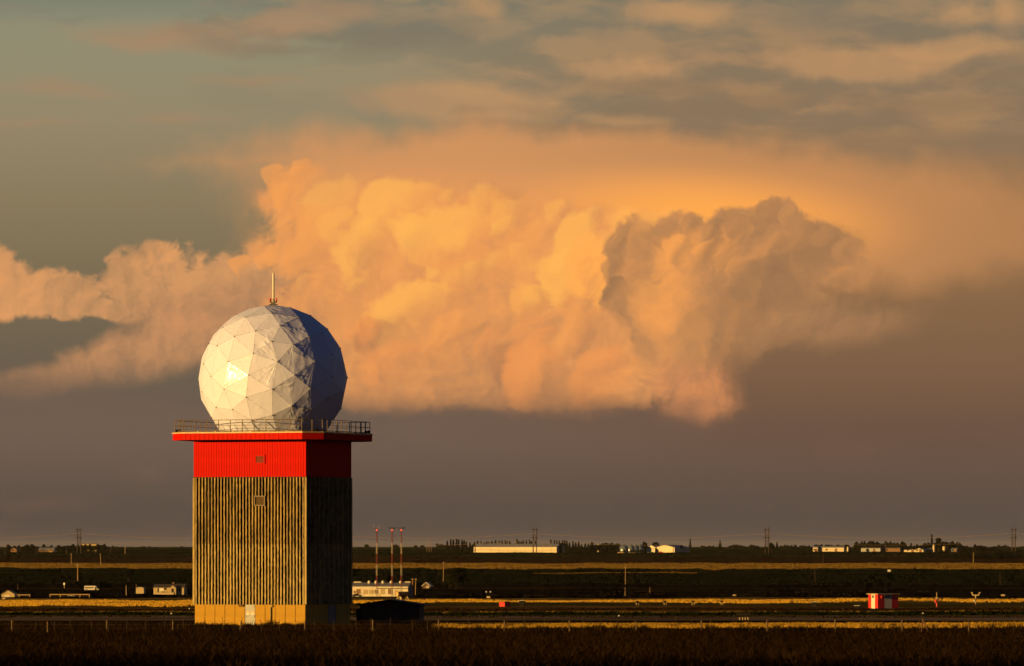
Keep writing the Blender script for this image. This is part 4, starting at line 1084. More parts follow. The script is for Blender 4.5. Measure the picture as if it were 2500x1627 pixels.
# ------------------------------------------------------------------ power line
def pylon(px, label):
    D = 6150.0; k = 1 / ppm(D)
    t = thing('power_pylon', label, 'pylon', ground(px, D), group='wooden H-frame pylons of the power line')
    half, h = 4.2 * k, 64 * k
    for s_ in (-1, 1): MB().tube((s_ * half, 0, -1), (s_ * half, 0, h), 0.50, 8, 0.36).build('leg', m_creo, t)
    MB().box((0, -0.5, h - 7 * k), (half * 2 + 8 * k, 0.7, 1.0)).build('crossarm', m_creo, t)
    MB().box((0, -0.5, h - 26 * k), (half * 2 + 8 * k, 0.7, 1.0)).build('lower_crossarm', m_creo, t)
    br_ = MB()
    br_.tube((-half, 0.4, h - 27 * k), (half, 0.4, h - 48 * k), 0.22, 5); br_.tube((half, -0.4, h - 27 * k), (-half, -0.4, h - 48 * k), 0.22, 5)
    br_.tube((-half, 0.4, h - 16 * k), (half, 0.4, h - 25 * k), 0.16, 5); br_.tube((half, -0.4, h - 16 * k), (-half, -0.4, h - 25 * k), 0.16, 5)
    br_.build('cross_brace', m_creo, t)
    return t
PYL = [(192.8, 'wooden H-frame pylon on the left horizon'), (745, 'wooden H-frame pylon hidden behind the tower'), (1305.7, 'wooden H-frame pylon in front of the long white barn'),
       (1872.5, 'wooden H-frame pylon right of the white gabled barn'), (2474.8, 'wooden H-frame pylon at the right edge')]
for i, (px, lab) in enumerate(PYL):
    if i != 1: pylon(px, lab)
def wires(row_at, sag, r, label):
    D = 6150.0; xs = [-370] + [p[0] for p in PYL] + [3080]
    m = MB()
    for a, b_ in zip(xs[:-1], xs[1:]):
        pa = None
        for i in range(15):
            f_ = i / 14; px = a + (b_ - a) * f_
            p = Vector(((px - 1250) / F * D, D, zrow(row_at + sag * 4 * f_ * (1 - f_), D)))
            if pa is not None: m.tube(pa, p, r, 4, cap=False)
            pa = p
    return tag(m.build('power_line', m_wire), label, 'cable')
wires(1302.5, 12.0, 0.26, 'upper power cable sagging between the pylons over the horizon')
wires(1320.5, 11.0, 0.13, 'faint lower power cable sagging between the pylons')

# ------------------------------------------------------------------ buildings
def gable_house(name, label, cat, loc, rz, w, d, eave, ridge, wall_m, roof_m, along='x', over=0.25, end_m=None, th=0.14, group=None):
    """w across the view, d deep; ridge along x (long side to the viewer) or y (gable to the viewer)"""
    t = thing(name, label, cat, loc, rz, group)
    if along == 'x':
        poly = [(-d / 2, -0.4), (d / 2, -0.4), (d / 2, eave), (0, ridge), (-d / 2, eave)]
        n = 5; vs = [(-w / 2, y, z) for y, z in poly] + [(w / 2, y, z) for y, z in poly]
        for y in (-d / 2, d / 2): MB().box((0, y - math.copysign(0.05, y), eave / 2 - 0.2), (w - 0.22, 0.1, eave + 0.4)).build('wall', wall_m, t)
        for x in (-w / 2, w / 2):
            xi = x - math.copysign(0.1, x)
            MB().add([(x, y, z) for y, z in poly] + [(xi, y, z) for y, z in poly], [tuple(range(5)), tuple(range(9, 4, -1))] + [(i, 5 + i, 5 + (i + 1) % 5, (i + 1) % 5) for i in range(5)]).build('gable_wall', end_m or wall_m, t)
        sl_ = (ridge - eave) / (d / 2); ye = d / 2 + over; ze = eave - sl_ * over
        rf = MB()
        for s_ in (-1, 1):
            rf.add([(-w / 2 - over, s_ * ye, ze), (w / 2 + over, s_ * ye, ze), (w / 2 + over, 0, ridge), (-w / 2 - over, 0, ridge), (-w / 2 - over, s_ * ye, ze + th), (w / 2 + over, s_ * ye, ze + th), (w / 2 + over, 0, ridge + th), (-w / 2 - over, 0, ridge + th)],
                   [(0, 1, 2, 3), (7, 6, 5, 4), (0, 4, 5, 1), (1, 5, 6, 2), (3, 7, 4, 0)])
    else:
        poly = [(-w / 2, -0.4), (w / 2, -0.4), (w / 2, eave), (0, ridge), (-w / 2, eave)]
        for y in (-d / 2, d / 2): MB().prism(poly, y, y - math.copysign(0.1, y)).build('gable_wall', wall_m, t)
        for x in (-w / 2, w / 2): MB().box((x - math.copysign(0.05, x), 0, eave / 2 - 0.2), (0.1, d - 0.22, eave + 0.4)).build('wall', end_m or wall_m, t)
        sl_ = (ridge - eave) / (w / 2); xe = w / 2 + over; ze = eave - sl_ * over
        rf = MB()
        for s_ in (-1, 1):
            rf.add([(s_ * xe, -d / 2 - over, ze), (s_ * xe, d / 2 + over, ze), (0, d / 2 + over, ridge), (0, -d / 2 - over, ridge), (s_ * xe, -d / 2 - over, ze + th), (s_ * xe, d / 2 + over, ze + th), (0, d / 2 + over, ridge + th), (0, -d / 2 - over, ridge + th)],
                   [(0, 1, 2, 3), (7, 6, 5, 4), (0, 4, 5, 1), (1, 5, 6, 2), (3, 7, 4, 0)])
    rf.build('roof', roof_m, t)
    return t
def opening(t, name, x, z, w, h, y, m, frame=None, fw=0.1):
    o = MB().box((x, y, z + h / 2), (w, 0.06, h)).build(name, m, t)
    if frame is not None:
        f_ = MB()
        for cx, cz, sx, sz in ((x, z + h + fw / 2, w + 2 * fw, fw), (x, z - fw / 2, w + 2 * fw, fw), (x - w / 2 - fw / 2, z + h / 2, fw, h), (x + w / 2 + fw / 2, z + h / 2, fw, h)): f_.box((cx, y - 0.02, cz), (sx, 0.12, sz))
        f_.build('frame', frame, o)
    return o

# long white building at the foot of the masts
D = 2380.0; k = 1 / ppm(D)
wl = 36.0
gl = ground(996.5, D)
al = R(-12)
c = Vector((gl.x, D, gl.z)) + Vector((-math.cos(al) * wl / 2 - math.sin(al) * -4.5 * -1 * 0, -math.sin(al) * wl / 2 + 4.5 * math.cos(al), 0)) + Vector((-math.sin(al) * 4.5, 0, 0))
eave, ridge, dp = 24 * k, 32.5 * k, 9.0
hs = gable_house('workshop_building', 'long white building with metal roof at the foot of the masts', 'building', c, al, wl, dp, eave, ridge, w_wall, roof_g, 'x', 0.2, m_blueg)
fx = lambda px: wl / 2 + (px - 996.5) * k / math.cos(al)
yf = -dp / 2 - 0.03
for px0, px1, r0, r1, m_, nm, fr in ((888, 897, 1443, 1452, m_tan, 'window', m_wood), (902, 911, 1443, 1452, m_tan, 'window', m_wood), (915, 922.5, 1443, 1450.5, m_brown, 'window', m_dwood), (930, 937.5, 1441, 1452, m_tan, 'door', m_wood),
                              (948, 958, 1441, 1452, m_brown, 'door', m_dwood), (863, 867.5, 1445, 1450, m_brown, 'window', m_wood), (870, 879, 1441, 1452, m_brown, 'door', m_wood), (924, 928, 1451, 1459.5, m_tan, 'door', None), (963, 971, 1442, 1457, m_tan, 'door', None)):
    opening(hs, nm, (fx(px0) + fx(px1)) / 2, (1458.5 - r1) * k, (px1 - px0) * k, (r1 - r0) * k, yf, m_, fr, 0.12)
rbm = MB()
for i in range(46):
    x = -wl / 2 + (i + 0.5) * wl / 46
    rbm.add([(x - 0.06, -dp / 2 - 0.2, eave + 0.10), (x + 0.06, -dp / 2 - 0.2, eave + 0.10), (x + 0.06, 0, ridge + 0.20), (x - 0.06, 0, ridge + 0.20), (x - 0.06, -dp / 2 - 0.2, eave + 0.26), (x + 0.06, -dp / 2 - 0.2, eave + 0.26), (x + 0.06, 0, ridge + 0.30), (x - 0.06, 0, ridge + 0.30)], [(4, 5, 6, 7), (0, 1, 5, 4), (1, 2, 6, 5), (3, 0, 4, 7)])
rbm.build('roof_ribs', w_wall, hs)
MB().box((wl / 2 - 1.9, 0, ridge + 0.45), (3.6, 0.5, 0.42)).build('ridge_cap', w_wall, hs); MB().box((fx(866), 0, ridge + 0.4), (3.2, 0.5, 0.4)).build('ridge_cap', w_wall, hs)
MB().tube((fx(919), yf - 0.2, 21.0 * k * 0.94), (fx(995), yf - 0.2, 21.0 * k * 0.94), 0.13, 6).build('wall_pipe', m_black, hs)
for px in (896, 913, 930, 950.5, 973.5):
    v = MB(); v.lathe((fx(px), -0.9, ridge - 0.35), [(0.42, 0), (0.42, 0.35), (0.68, 0.45), (0.70, 0.95), (0.48, 1.25), (0.1, 1.45)], 12); v.build('roof_cowl', m_white, hs, True)

# three lattice masts
m_beacon = bpy.data.materials.new('lit_beacon'); m_beacon.use_nodes = True
bb = m_beacon.node_tree.nodes['Principled BSDF']; bb.inputs['Base Color'].default_value = (0.8, 0.05, 0.03, 1); bb.inputs['Emission Color'].default_value = (1.0, 0.10, 0.05, 1); bb.inputs['Emission Strength'].default_value = 0.3
def mast(px, label, kind):
    D = 2362.0; k = 1 / ppm(D)
    t = thing('radio_mast', label, 'mast', ground(px, D), 0.3, 'red and white lattice masts')
    rows = [(1460, m_mwht), (1436, m_mred), (1409, m_mwht), (1382, m_mred), (1355.5, m_mwht), (1329, m_mred), (1300, None)]
    z0 = lambda r: (1460.5 - r) * k
    hw = lambda z: 0.36 - 0.06 * z / 27
    for (r0, m_), (r1, _) in zip(rows[:-1], rows[1:]):
        s = MB(); a, b_ = z0(r0), z0(r1)
        if r0 == 1460: a = -0.3
        cs = lambda z: [(math.cos(q) * hw(z), math.sin(q) * hw(z), z) for q in (0.2, 2.294, 4.389)]
        n = 5
        for i in range(n):
            za, zb_ = a + (b_ - a) * i / n, a + (b_ - a) * (i + 1) / n
            A_, B_ = cs(za), cs(zb_)
            for j in range(3):
                s.tube(A_[j], B_[j], 0.06, 5, cap=False); s.tube(A_[j], B_[(j + 1) % 3], 0.04, 4, cap=False); s.tube(A_[j], A_[(j + 1) % 3], 0.035, 4, cap=False)
        s.build('lattice_section', m_, t)
    zt_ = z0(1300)
    MB().lathe((0, 0, zt_), [(0.2, 0), (0.30, 0.1), (0.30, 0.5), (0.15, 0.65)], 10).build('beacon', m_beacon, t)
    ar = MB(); ar.box((0, 0, zt_ + 0.95), (3.4 if kind == 0 else 3.0, 0.14, 0.14)); ar.box((0, 0, zt_ + 0.95), (0.14, 2.4, 0.14)); ar.tube((0, 0, zt_ + 0.5), (0, 0, zt_ + 1.1), 0.12); ar.build('antenna_arm', m_rust, t)
    if kind == 0:
        for x in (-1.45, 0.55, 1.0): MB().tube((x, 0, zt_ + 0.9), (x, 0, zt_ + (2.9 if x != 0.55 else 2.2)), 0.07, 5, 0.04).build('whip_antenna', m_mwht, t)
    else:
        for x in (-1.45, -0.9, 0.1, 0.75, 1.4): MB().tube((x, 0, zt_ + 0.95), (x + 0.05, 0, zt_ + 1.75), 0.13, 5, 0.10).build('stub_antenna', m_black, t)
mast(920, 'leftmost lattice mast with two tall whip antennas on top', 0)
mast(957.3, 'middle lattice mast behind the rooftop of the dark hut', 1)
mast(979.9, 'rightmost lattice mast of the three above the tank', 1)

# black hut in the tower's shadow
D = 532.0; k = 1 / ppm(D)
hut = gable_house('equipment_hut', 'low black hut with shallow gable roof in the tower shadow', 'hut', ground(957, D), R(-4), 146 * k, 5.0, (1525 - 1477) * k, (1525 - 1466) * k, m_dwood, roof_d, 'y', 0.33, th=0.10)
MB().box((-75 * k, -2.2, 0.75), (0.5, 0.6, 1.5)).build('meter_box', m_black, hut)
opening(hut, 'door', 52 * k, 0.0, 0.95, 1.7, -2.54, m_dwood)
# tank on legs beyond the hut
D = dist_at(1469); k = 1 / ppm(D)
tk = thing('fuel_tank', 'horizontal tank with a yellow lit end, on splayed legs above the hut roof', 'tank', ground(983, D), R(-62))
zc = 17.0 * k; rr = 6.2 * k
body = MB()
prof = [(-2.62, 0.05), (-2.55, 0.7), (-2.4, 0.93), (-2.25, 1.0), (2.4, 1.0), (2.7, 0.85), (2.9, 0.3)]
n = 16; vs = []; fs = []
for y, r_ in prof:
    for i in range(n): vs.append((rr * r_ * math.cos(6.2832 * i / n), y * 0.78, zc + rr * r_ * math.sin(6.2832 * i / n)))
for a in range(len(prof) - 1):
    for i in range(n): fs.append((a * n + i, a * n + (i + 1) % n, (a + 1) * n + (i + 1) % n, (a + 1) * n + i))
body.add(vs, fs + [tuple(range(n - 1, -1, -1)), tuple(range((len(prof) - 1) * n, len(prof) * n))]).build('tank_shell', m_dwood, tk)  # shell darkened by colour to stand for its shaded side
MB().tube((0, -2.62 * 0.78, zc), (0, -2.46 * 0.78, zc), rr * 0.9, 16).build('end_cap', m_tank, tk)
for y in (-1.4, 1.4):
    for s_ in (-1, 1): MB().tube((s_ * rr * 0.5, y, zc - rr * 0.8), (s_ * rr * 1.25, y * 1.5, -0.1), 0.16, 6).build('leg', m_cream, tk)
MB().tube((0, -0.6, 0), (0, -0.6, zc - rr * 0.9), 0.34, 8).build('outlet_pipe', m_cream, tk)
MB().box((-0.6, 0, 0.12), (6.2, 9.5, 0.35)).build('pad', m_cream, tk)

# small far houses and sheds on the left
D = dist_at(1456.5); k = 1 / ppm(D)
ga = gable_house('garage', 'small lit gabled garage at the far left edge', 'garage', ground(24, D), R(-8), 32.7 * k, 7, 7.1 * k, 16.5 * k, m_tan, m_wood, 'y', 0.35)
opening(ga, 'door', -0.5, 0.0, 14 * k, 5.6 * k, -3.53, w_wall, m_tan)
D = dist_at(1449.8); k = 1 / ppm(D)
sd = thing('storage_shed', 'small tan shed with arched roof left of the trailer house', 'shed', ground(343.8, D), R(-10))
w = 19.5 * k; hgt = 15.2 * k
arch = [(-w / 2, -0.3), (w / 2, -0.3), (w / 2, hgt * 0.78)] + [(w / 2 * math.cos(a), hgt * 0.78 + hgt * 0.22 * math.sin(a)) for a in (0.6, 1.1, 1.57, 2.04, 2.54)] + [(-w / 2, hgt * 0.78)]
MB().prism(arch, -1.9, 1.9).build('wall', m_tan, sd)
ra = MB()
ap = [(w / 2 * 1.05 * math.cos(a), hgt * 0.78 + hgt * 0.24 * math.sin(a)) for a in (0.0, 0.6, 1.1, 1.57, 2.04, 2.54, 3.1416)]
for (xa, za), (xb, zb_) in zip(ap[:-1], ap[1:]):
    ra.add([(xa, -2.05, za), (xb, -2.05, zb_), (xb, 2.05, zb_), (xa, 2.05, za), (xa, -2.05, za + 0.1), (xb, -2.05, zb_ + 0.1), (xb, 2.05, zb_ + 0.1), (xa, 2.05, za + 0.1)], [(4, 5, 6, 7), (0, 1, 5, 4), (2, 3, 7, 6)])
ra.build('roof', w_wall, sd)
opening(sd, 'door', 0.0, 0.0, w * 0.5, hgt * 0.62, -1.93, m_tan)
D = dist_at(1452.5); k = 1 / ppm(D)
tr = gable_house('trailer_house', 'long low tan trailer house with porch left of the tower', 'house', ground(416, D), R(-9), 76 * k, 7.0, 17.5 * k, 25 * k, m_tan, roof_d, 'x', 0.3)
fx = lambda px: (px - 416) * k / math.cos(R(9))
for px0, px1, r0, r1, m_, nm, fr in ((392.5, 404, 1437, 1444.5, m_white, 'window', m_wood), (404.5, 410, 1436, 1441, m_glass, 'window', m_wood), (388.5, 391.5, 1437, 1447, m_glass, 'door', None), (441, 445, 1436, 1445, m_glass, 'window', None)):
    opening(tr, nm, (fx(px0) + fx(px1)) / 2, (1452.5 - r1) * k, (px1 - px0) * k, (r1 - r0) * k, -3.53, m_, fr)
po = gable_house('porch', '', '', Vector((0, 0, 0)), 0, 16 * k, 2.0, 16 * k, 22 * k, m_tan, m_tan, 'y', 0.2)
po.parent = tr; po.location = (fx(428), -4.55, 0)
for key in ('label', 'category'): del po[key]
opening(po, 'door', 0, 1.0, 5.5 * k, 9 * k, -1.03, m_glass, m_wood)
MB().box(((fx(393) + fx(432)) / 2, -5.9, 2.6 * k), (39 * k, 0.12, 5.2 * k)).build('skirt_fence', m_tan, tr)
MB().box((fx(423), 0.5, 26 * k), (0.6, 0.6, 8 * k)).build('chimney', m_brown, tr)
MB().box((fx(404), -5.2, 0.9), (7 * k, 1.0, 0.9)).build('porch_step', m_dwood, tr)
D = dist_at(1437); k = 1 / ppm(D)
sm = gable_house('gabled_shed', 'tiny shed with white gable trim right of the masts', 'shed', ground(1043.5, D), R(-14), 17 * k, 5, 7 * k, 14 * k, m_dwood, w_wall, 'y', 0.6, th=0.35)
for px in (1045, 1048.5): opening(sm, 'window', (px - 1043.5) * k, 1.0 * k, 2.2 * k, 5 * k, -2.53, w_wall)

# white pipe fences
def pipe_fence(px0, px1, row, base, posts, label):
    D = dist_at(base); k = 1 / ppm(D)
    t = thing('pipe_fence', label, 'fence', ground((px0 + px1) / 2, D))
    gx = lambda px: (px - (px0 + px1) / 2) * k
    h = (base - row) * k
    MB().box((0, 0, h), ((px1 - px0) * k, 0.22, 0.42)).build('top_rail', m_wood, t)
    MB().box((0, 0, h * 0.45), ((px1 - px0) * k, 0.10, 0.08)).build('lower_rail', m_dwood, t)
    for p in posts: MB().box((gx(p), 0.12, h / 2), (0.35, 0.3, h + 0.5)).build('post', m_wood, t)
pipe_fence(41, 74, 1451.5, 1457, (47, 72.5), 'short pale pipe fence beside the small gabled garage')
pipe_fence(121, 219, 1450.8, 1457.5, (122, 147, 195, 218), 'long pale pipe fence in front of the minibus')

# vehicles
def car(label, px, base, length_px, mt, rz=0.0, D=None):
    D = D or dist_at(base); L = length_px / ppm(D)
    t = thing('parked_car', label, 'car', ground(px, D), rz)
    h = L * 0.30; w = L * 0.38
    MB().prism([(-L / 2, 0.28), (L / 2, 0.28), (L / 2, h * 0.55), (L * 0.28, h * 0.64), (-L * 0.42, h * 0.66), (-L / 2, h * 0.55)], -w / 2, w / 2).build('body', mt, t)
    cb = MB().prism([(L * 0.26, h * 0.62), (L * 0.10, h), (-L * 0.24, h), (-L * 0.40, h * 0.62)], -w * 0.44, w * 0.44).build('cabin', m_glass, t)
    MB().prism([(L * 0.11, h + 0.002), (-L * 0.25, h + 0.002), (-L * 0.24, h + 0.06), (L * 0.10, h + 0.06)], -w * 0.45, w * 0.45).build('roof', mt, cb)
    for sx in (-0.31, 0.31):
        for sy in (-1, 1): MB().tube((L * sx, sy * w * 0.5, 0.33), (L * sx, sy * w * 0.36, 0.33), 0.34, 10).build('wheel', m_tyre, t)
    return t
car('white car parked under the long pale pipe fence', 173.5, 1456.6, 17, m_white, R(6))
car('dark car in front of the long white building beside the tower', 872, 1460.0, 24, mat('dark_car_paint', (0.015, 0.015, 0.02), 0.3), R(-10), D=2360)
car('pale lit truck in front of the grain bins', 1514.8, 1349, 14, mat('pale_truck', (0.7, 0.45, 0.2), 0.4), 0.1, D=6180)
car('small pale truck among the grain bins', 1545, 1348, 7, MATS['pale_truck'], 0.1, D=6170)
car('small red vehicle before the white gabled barn', 1613.5, 1348.8, 11, m_sred, 0.1, D=6190)
car('pale car beside the white barn annex', 1584, 1348, 10, m_blueg, 0.1, D=6180)
D = dist_at(1443.6); k = 1 / ppm(D)
bus = thing('minibus', 'white minibus with dark windows behind the pipe fence', 'minibus', ground(223.5, D), R(-5))
MB().prism([(-17 * k, 0.5), (12 * k, 0.5), (12 * k, 10.8 * k), (9 * k, 12.2 * k), (-15.5 * k, 12.2 * k), (-17 * k, 10.6 * k)], -1.1, 1.1).build('body', m_white, bus)
MB().prism([(12 * k, 0.5), (18 * k, 0.5), (18 * k, 4.6 * k), (13.5 * k, 5.8 * k), (12 * k, 8.5 * k)], -1.0, 1.0).build('hood', m_white, bus)
for i in range(5): MB().box(((-13.5 + i * 4.4) * k, -1.12, 7.6 * k), (3.9 * k, 0.05, 2.9 * k)).build('window', m_glass, bus)
MB().box((10.2 * k, -1.12, 5.2 * k), (2.8 * k, 0.05, 8 * k)).build('door', m_black, bus)
for x in (-11, 13.5):
    for s_ in (-1, 1): MB().tube((x * k, s_ * 1.12, 0.42), (x * k, s_ * 0.8, 0.42), 0.45, 12).build('wheel', m_tyre, bus)

# far barns and bins
D = 6240.0; k = 1 / ppm(D); al = R(-20)
g0 = ground(1359, D); wl = 203 * k / math.cos(al); dp = 26.0
c = Vector((g0.x - math.cos(al) * wl / 2 - math.sin(al) * dp / 2, D - math.sin(al) * wl / 2 + math.cos(al) * dp / 2, g0.z))
bn = gable_house('long_barn', 'very long white barn with pale roof on the horizon', 'barn', c, al, wl, dp, 13.6 * k, 21.3 * k, w_barn, roof_g, 'x', 0.3, g_barn)
MB().box((wl / 2 + 0.05, 0, 5.2), (0.1, 11.0, 10.4)).build('end_door', m_black, bn)
MB().box((-wl / 2 + 1.6, -dp / 2 - 0.06, 6), (1.0, 0.1, 11.5)).build('downpipe', m_black, bn)
for i in range(9): MB().box((-wl / 2 + 9 + i * 10.2, -dp / 2 - 0.05, 6.2), (0.22, 0.08, 12.0)).build('wall_seam', m_wood, bn)
D = 6220.0; k = 1 / ppm(D)
al = R(27)
g0 = ground(1647, D)
wb, db = 47 * k / math.cos(al), 64 * k / math.sin(R(48))
al = R(-27)
c = Vector((g0.x - math.cos(al) * wb / 2 - math.sin(al) * db / 2, D - math.sin(al) * wb / 2 + math.cos(al) * db / 2, g0.z))
b2 = gable_house('gabled_barn', 'white gabled barn with long grey side on the horizon', 'barn', c, al, wb, db, 12.5 * k, 18.6 * k, w_barn, roof_g, 'y', 0.3, g_barn)
for x in (-wb / 2 + 1.6, wb / 2 - 1.6): MB().box((x, -db / 2 - 0.06, 5.0), (0.7, 0.1, 9.6)).build('corner_post', m_black, b2)
MB().box((wb / 2 + 0.06, -db * 0.05, 6.5), (0.1, 5.5, 3.4)).build('side_window', m_black, b2)
b3 = gable_house('barn_annex', 'small grey annex left of the white gabled barn', 'barn', ground(1600, 6260), R(-30), 26 * k, 40 * k, 11 * k, 17 * k, w_barn, roof_g, 'y', 0.2, g_barn)
opening(b3, 'door', 0, 0, 8 * k, 8 * k, -20 * k - 0.05, g_barn)
for i, (px, r, top, lab) in enumerate(((1523, 11, 1325.3, 'nearest and largest grain bin at the left end of the row'), (1540, 9.5, 1326.3, 'second grain bin from the left in the row'), (1551, 9.5, 1326.0, 'third grain bin from the left in the row'), (1562, 9.5, 1326.2, 'rightmost grain bin beside the bushy tree'))):
    D = 6210 + i * 18; k = 1 / ppm(D); t = thing('grain_bin', lab, 'grain bin', ground(px, D), 0, 'steel grain bins on the horizon')
    h = (1348.5 - top) * k
    MB().lathe((0, 0, -0.3), [(r * k, 0), (r * k, h * 0.66)], 24).build('shell', m_bin, t, True)
    cone = MB().lathe((0, 0, -0.3), [(r * k * 1.03, h * 0.655), (r * k * 0.12, h * 0.98), (r * k * 0.10, h * 1.02)], 24).build('cone_roof', m_bin, t)
    MB().box((0, -r * k - 0.08, h * 0.2), (1.4, 0.2, h * 0.3)).build('hatch', m_black, t)
D = 6600.0; k = 1 / ppm(D)
def farm(name, label, px0, px1, top, mtw, mtr, along='x', ridge=3.0, rz=-14, D=6600.0, base=1346.5, cat='farm building'):
    k = 1 / ppm(D); w = (px1 - px0) * k
    t = gable_house(name, label, cat, ground((px0 + px1) / 2, D), R(rz), w, 12 if along == 'x' else 24, (base - top) * k, (base - top + ridge) * k, mtw, mtr, along, 0.2)
    opening(t, 'door', w * 0.18, 0, 3.0, 3.4, (-6 if along == 'x' else -12) - 0.05, m_brown)
    opening(t, 'window', -w * 0.2, 1.4, 2.2, 1.6, (-6 if along == 'x' else -12) - 0.05, m_glass)
    return t
farm('farm_building', 'short lit block left of the long farmhouse', 1987, 1999, 1337, w_barn, roof_g)
farm('farm_building', 'long brightly lit farmhouse block on the right horizon', 2002, 2063, 1337, w_barn, roof_g)
farm('farm_building', 'dark low quonset barn behind the right hand shelterbelt', 2104, 2152, 1338, g_barn, roof_d, D=6500)
farm('farm_building', 'second dark low barn beside the long lit barn', 2154, 2200, 1338, m_brown, roof_d, D=6500)
farm('farm_building', 'long lit barn wall left of the white gable on the right', 2209, 2240, 1341.5, w_barn, roof_d, ridge=2.0, D=6450)
farm('farm_building', 'white gabled barn end on the right horizon', 2237, 2259, 1342, w_barn, w_barn, 'y', 5.0, D=6430)
farm('farm_building', 'grey shed right of the white gable on the horizon', 2261, 2276, 1341, m_blueg, roof_g, D=6440)
farm('farm_building', 'bluish shed at the right end of the right hand farm', 2324, 2338, 1340, m_blueg, roof_g, D=6440)
farm('farm_house', 'far left farmhouse with blue grey roof in the trees', 96, 135, 1344, m_dwood, mat('blue_roof', (0.22, 0.26, 0.36), 0.6), ridge=5, rz=-6, D=6350, base=1350, cat='house')
farm('farm_house', 'brown farmhouse at the far left edge of the horizon', 31, 46, 1344, m_brown, m_brown, 'y', 4.5, rz=-6, D=6350, base=1350, cat='house')
farm('farm_building', 'pale lit building roof above the left horizon trees', 199, 238, 1329, m_tan, m_tan, 'x', 2.0, rz=-5, D=6900, base=1346)
farm('farm_shed', 'tiny yellow lit shed among the left horizon trees', 127, 134, 1347.5, w_barn, w_barn, 'y', 2.0, rz=-6, D=6330, base=1350.5, cat='shed')
for px, r, top, base, lab in ((2280, 3.0, 1330, 1339, 'white silo standing above the right hand farm'), (2305, 4.0, 1333.5, 1345, 'squat white silo at the right of the farm'), (1462, 3.2, 1328.5, 1340, 'small pale silo above the dark spruce belt'), (2070, 2.6, 1335, 1346, 'slim grey silo right of the farmhouse')):
    D = 6480.0; k = 1 / ppm(D); t = thing('silo', lab, 'silo', ground(px, D)); gz0 = ground(px, D).z
    zt_ = zrow(top, D) - gz0
    MB().lathe((0, 0, -0.3), [(r * k, 0), (r * k, zt_ * 0.86)], 16).build('shell', w_barn, t, True)
    MB().lathe((0, 0, -0.3), [(r * k * 1.02, zt_ * 0.855), (r * k * 0.7, zt_ * 0.97), (0.2, zt_ + 0.3)], 16).build('dome', w_barn, t, True)

# ------------------------------------------------------------------ airfield things
def small_box(name, label, cat, px0, px1, top, base, mt, mt2=None, depth=1.0, rz=0.0, D=None):
    D = D or dist_at(base); k = 1 / ppm(D); w, h = (px1 - px0) * k, (base - top) * k
    t = thing(name, label, cat, ground((px0 + px1) / 2, D), rz)
    MB().box((0, 0, h / 2 - 0.05), (w, depth, h + 0.1)).build('case', mt, t)
    MB().box((0, 0, h + 0.03), (w * 1.06, depth * 1.08, 0.06)).build('lid', mt2 or mt, t)
    MB().box((w * 0.1, -depth / 2 - 0.012, h * 0.5), (w * 0.6, 0.03, h * 0.72)).build('door', mt, t)
    return t, w, h
small_box('equipment_box', 'square red equipment box beside the golden strip', 'box', 1222, 1242, 1470.5, 1482, m_sred, m_black, 1.7, R(-48))
small_box('equipment_cabinet', 'black cabinet with a pale edge right of the red box', 'cabinet', 1268, 1281, 1467.5, 1481.5, m_black, m_white, 0.5, R(-20))
small_box('equipment_cabinet', 'black cabinet with a pale stripe in the right hand field', 'cabinet', 1982, 1996, 1471, 1483, m_black, m_white, 0.5, R(-20))
small_box('equipment_cabinet', 'low black cabinet left of the red and white shelter', 'cabinet', 2086, 2100, 1479, 1486, m_black, m_white, 0.5, R(-20))
small_box('marker_box', 'tiny white box in the far dark field right of centre', 'box', 2167, 2174.5, 1391.5, 1396.5, m_white, None, 1.0)
small_box('marker_box', 'tiny white plate low in the dark field left of the shelter', 'box', 1789, 1797, 1452.5, 1456, m_cream, None, 0.6)
small_box('marker_box', 'tiny white plate at the far right of the dark field', 'box', 2444, 2453, 1451.5, 1455, m_cream, None, 0.6)
small_box('marker_box', 'tiny pale box under the small gabled garage', 'box', 5, 13, 1459.5, 1462.5, m_cream, None, 0.6)
small_box('marker_box', 'small pale drum under two white marker lights', 'box', 1188, 1196.5, 1455, 1459.5, m_cream, None, 0.8)
for px, lab in ((1187.5, 'left one of two white marker lights above a pale drum'), (1197.5, 'right one of two white marker lights above a pale drum')):
    D = dist_at(1459); k = 1 / ppm(D); t = thing('marker_light', lab, 'light', ground(px, D)); h = (1459 - 1446) * k
    MB().tube((0, 0, -0.1), (0, 0, h), 0.06, 5).build('stem', m_black, t); MB().lathe((0, 0, h), [(0.15, 0), (0.30, 0.15), (0.30, 0.5), (0.12, 0.65)], 8).build('lamp', m_white, t)
def light_stand(px, top, base, label):
    D = dist_at(base); k = 1 / ppm(D); h = (base - top) * k
    t = thing('approach_light', label, 'light', ground(px, D), 0, 'low approach lights in the grass')
    MB().box((-0.26, 0, h * 0.45), (0.16, 0.1, h)).build('leg', m_cream, t); MB().box((0.30, 0, h * 0.35), (0.12, 0.1, h * 0.7)).build('leg', m_cream, t)
    MB().lathe((0, 0, h * 0.9), [(0.28, 0), (0.42, 0.1), (0.40, 0.35), (0.2, 0.5)], 10).build('lamp', m_black, t)
for px, lab in ((1555.8, 'leftmost of four low approach lights in the olive strip'), (1623.5, 'second from the left of four low approach lights'), (1692, 'third from the left of four low approach lights'), (1762, 'fourth from the left of four low approach lights')): light_stand(px, 1471, 1478, lab)
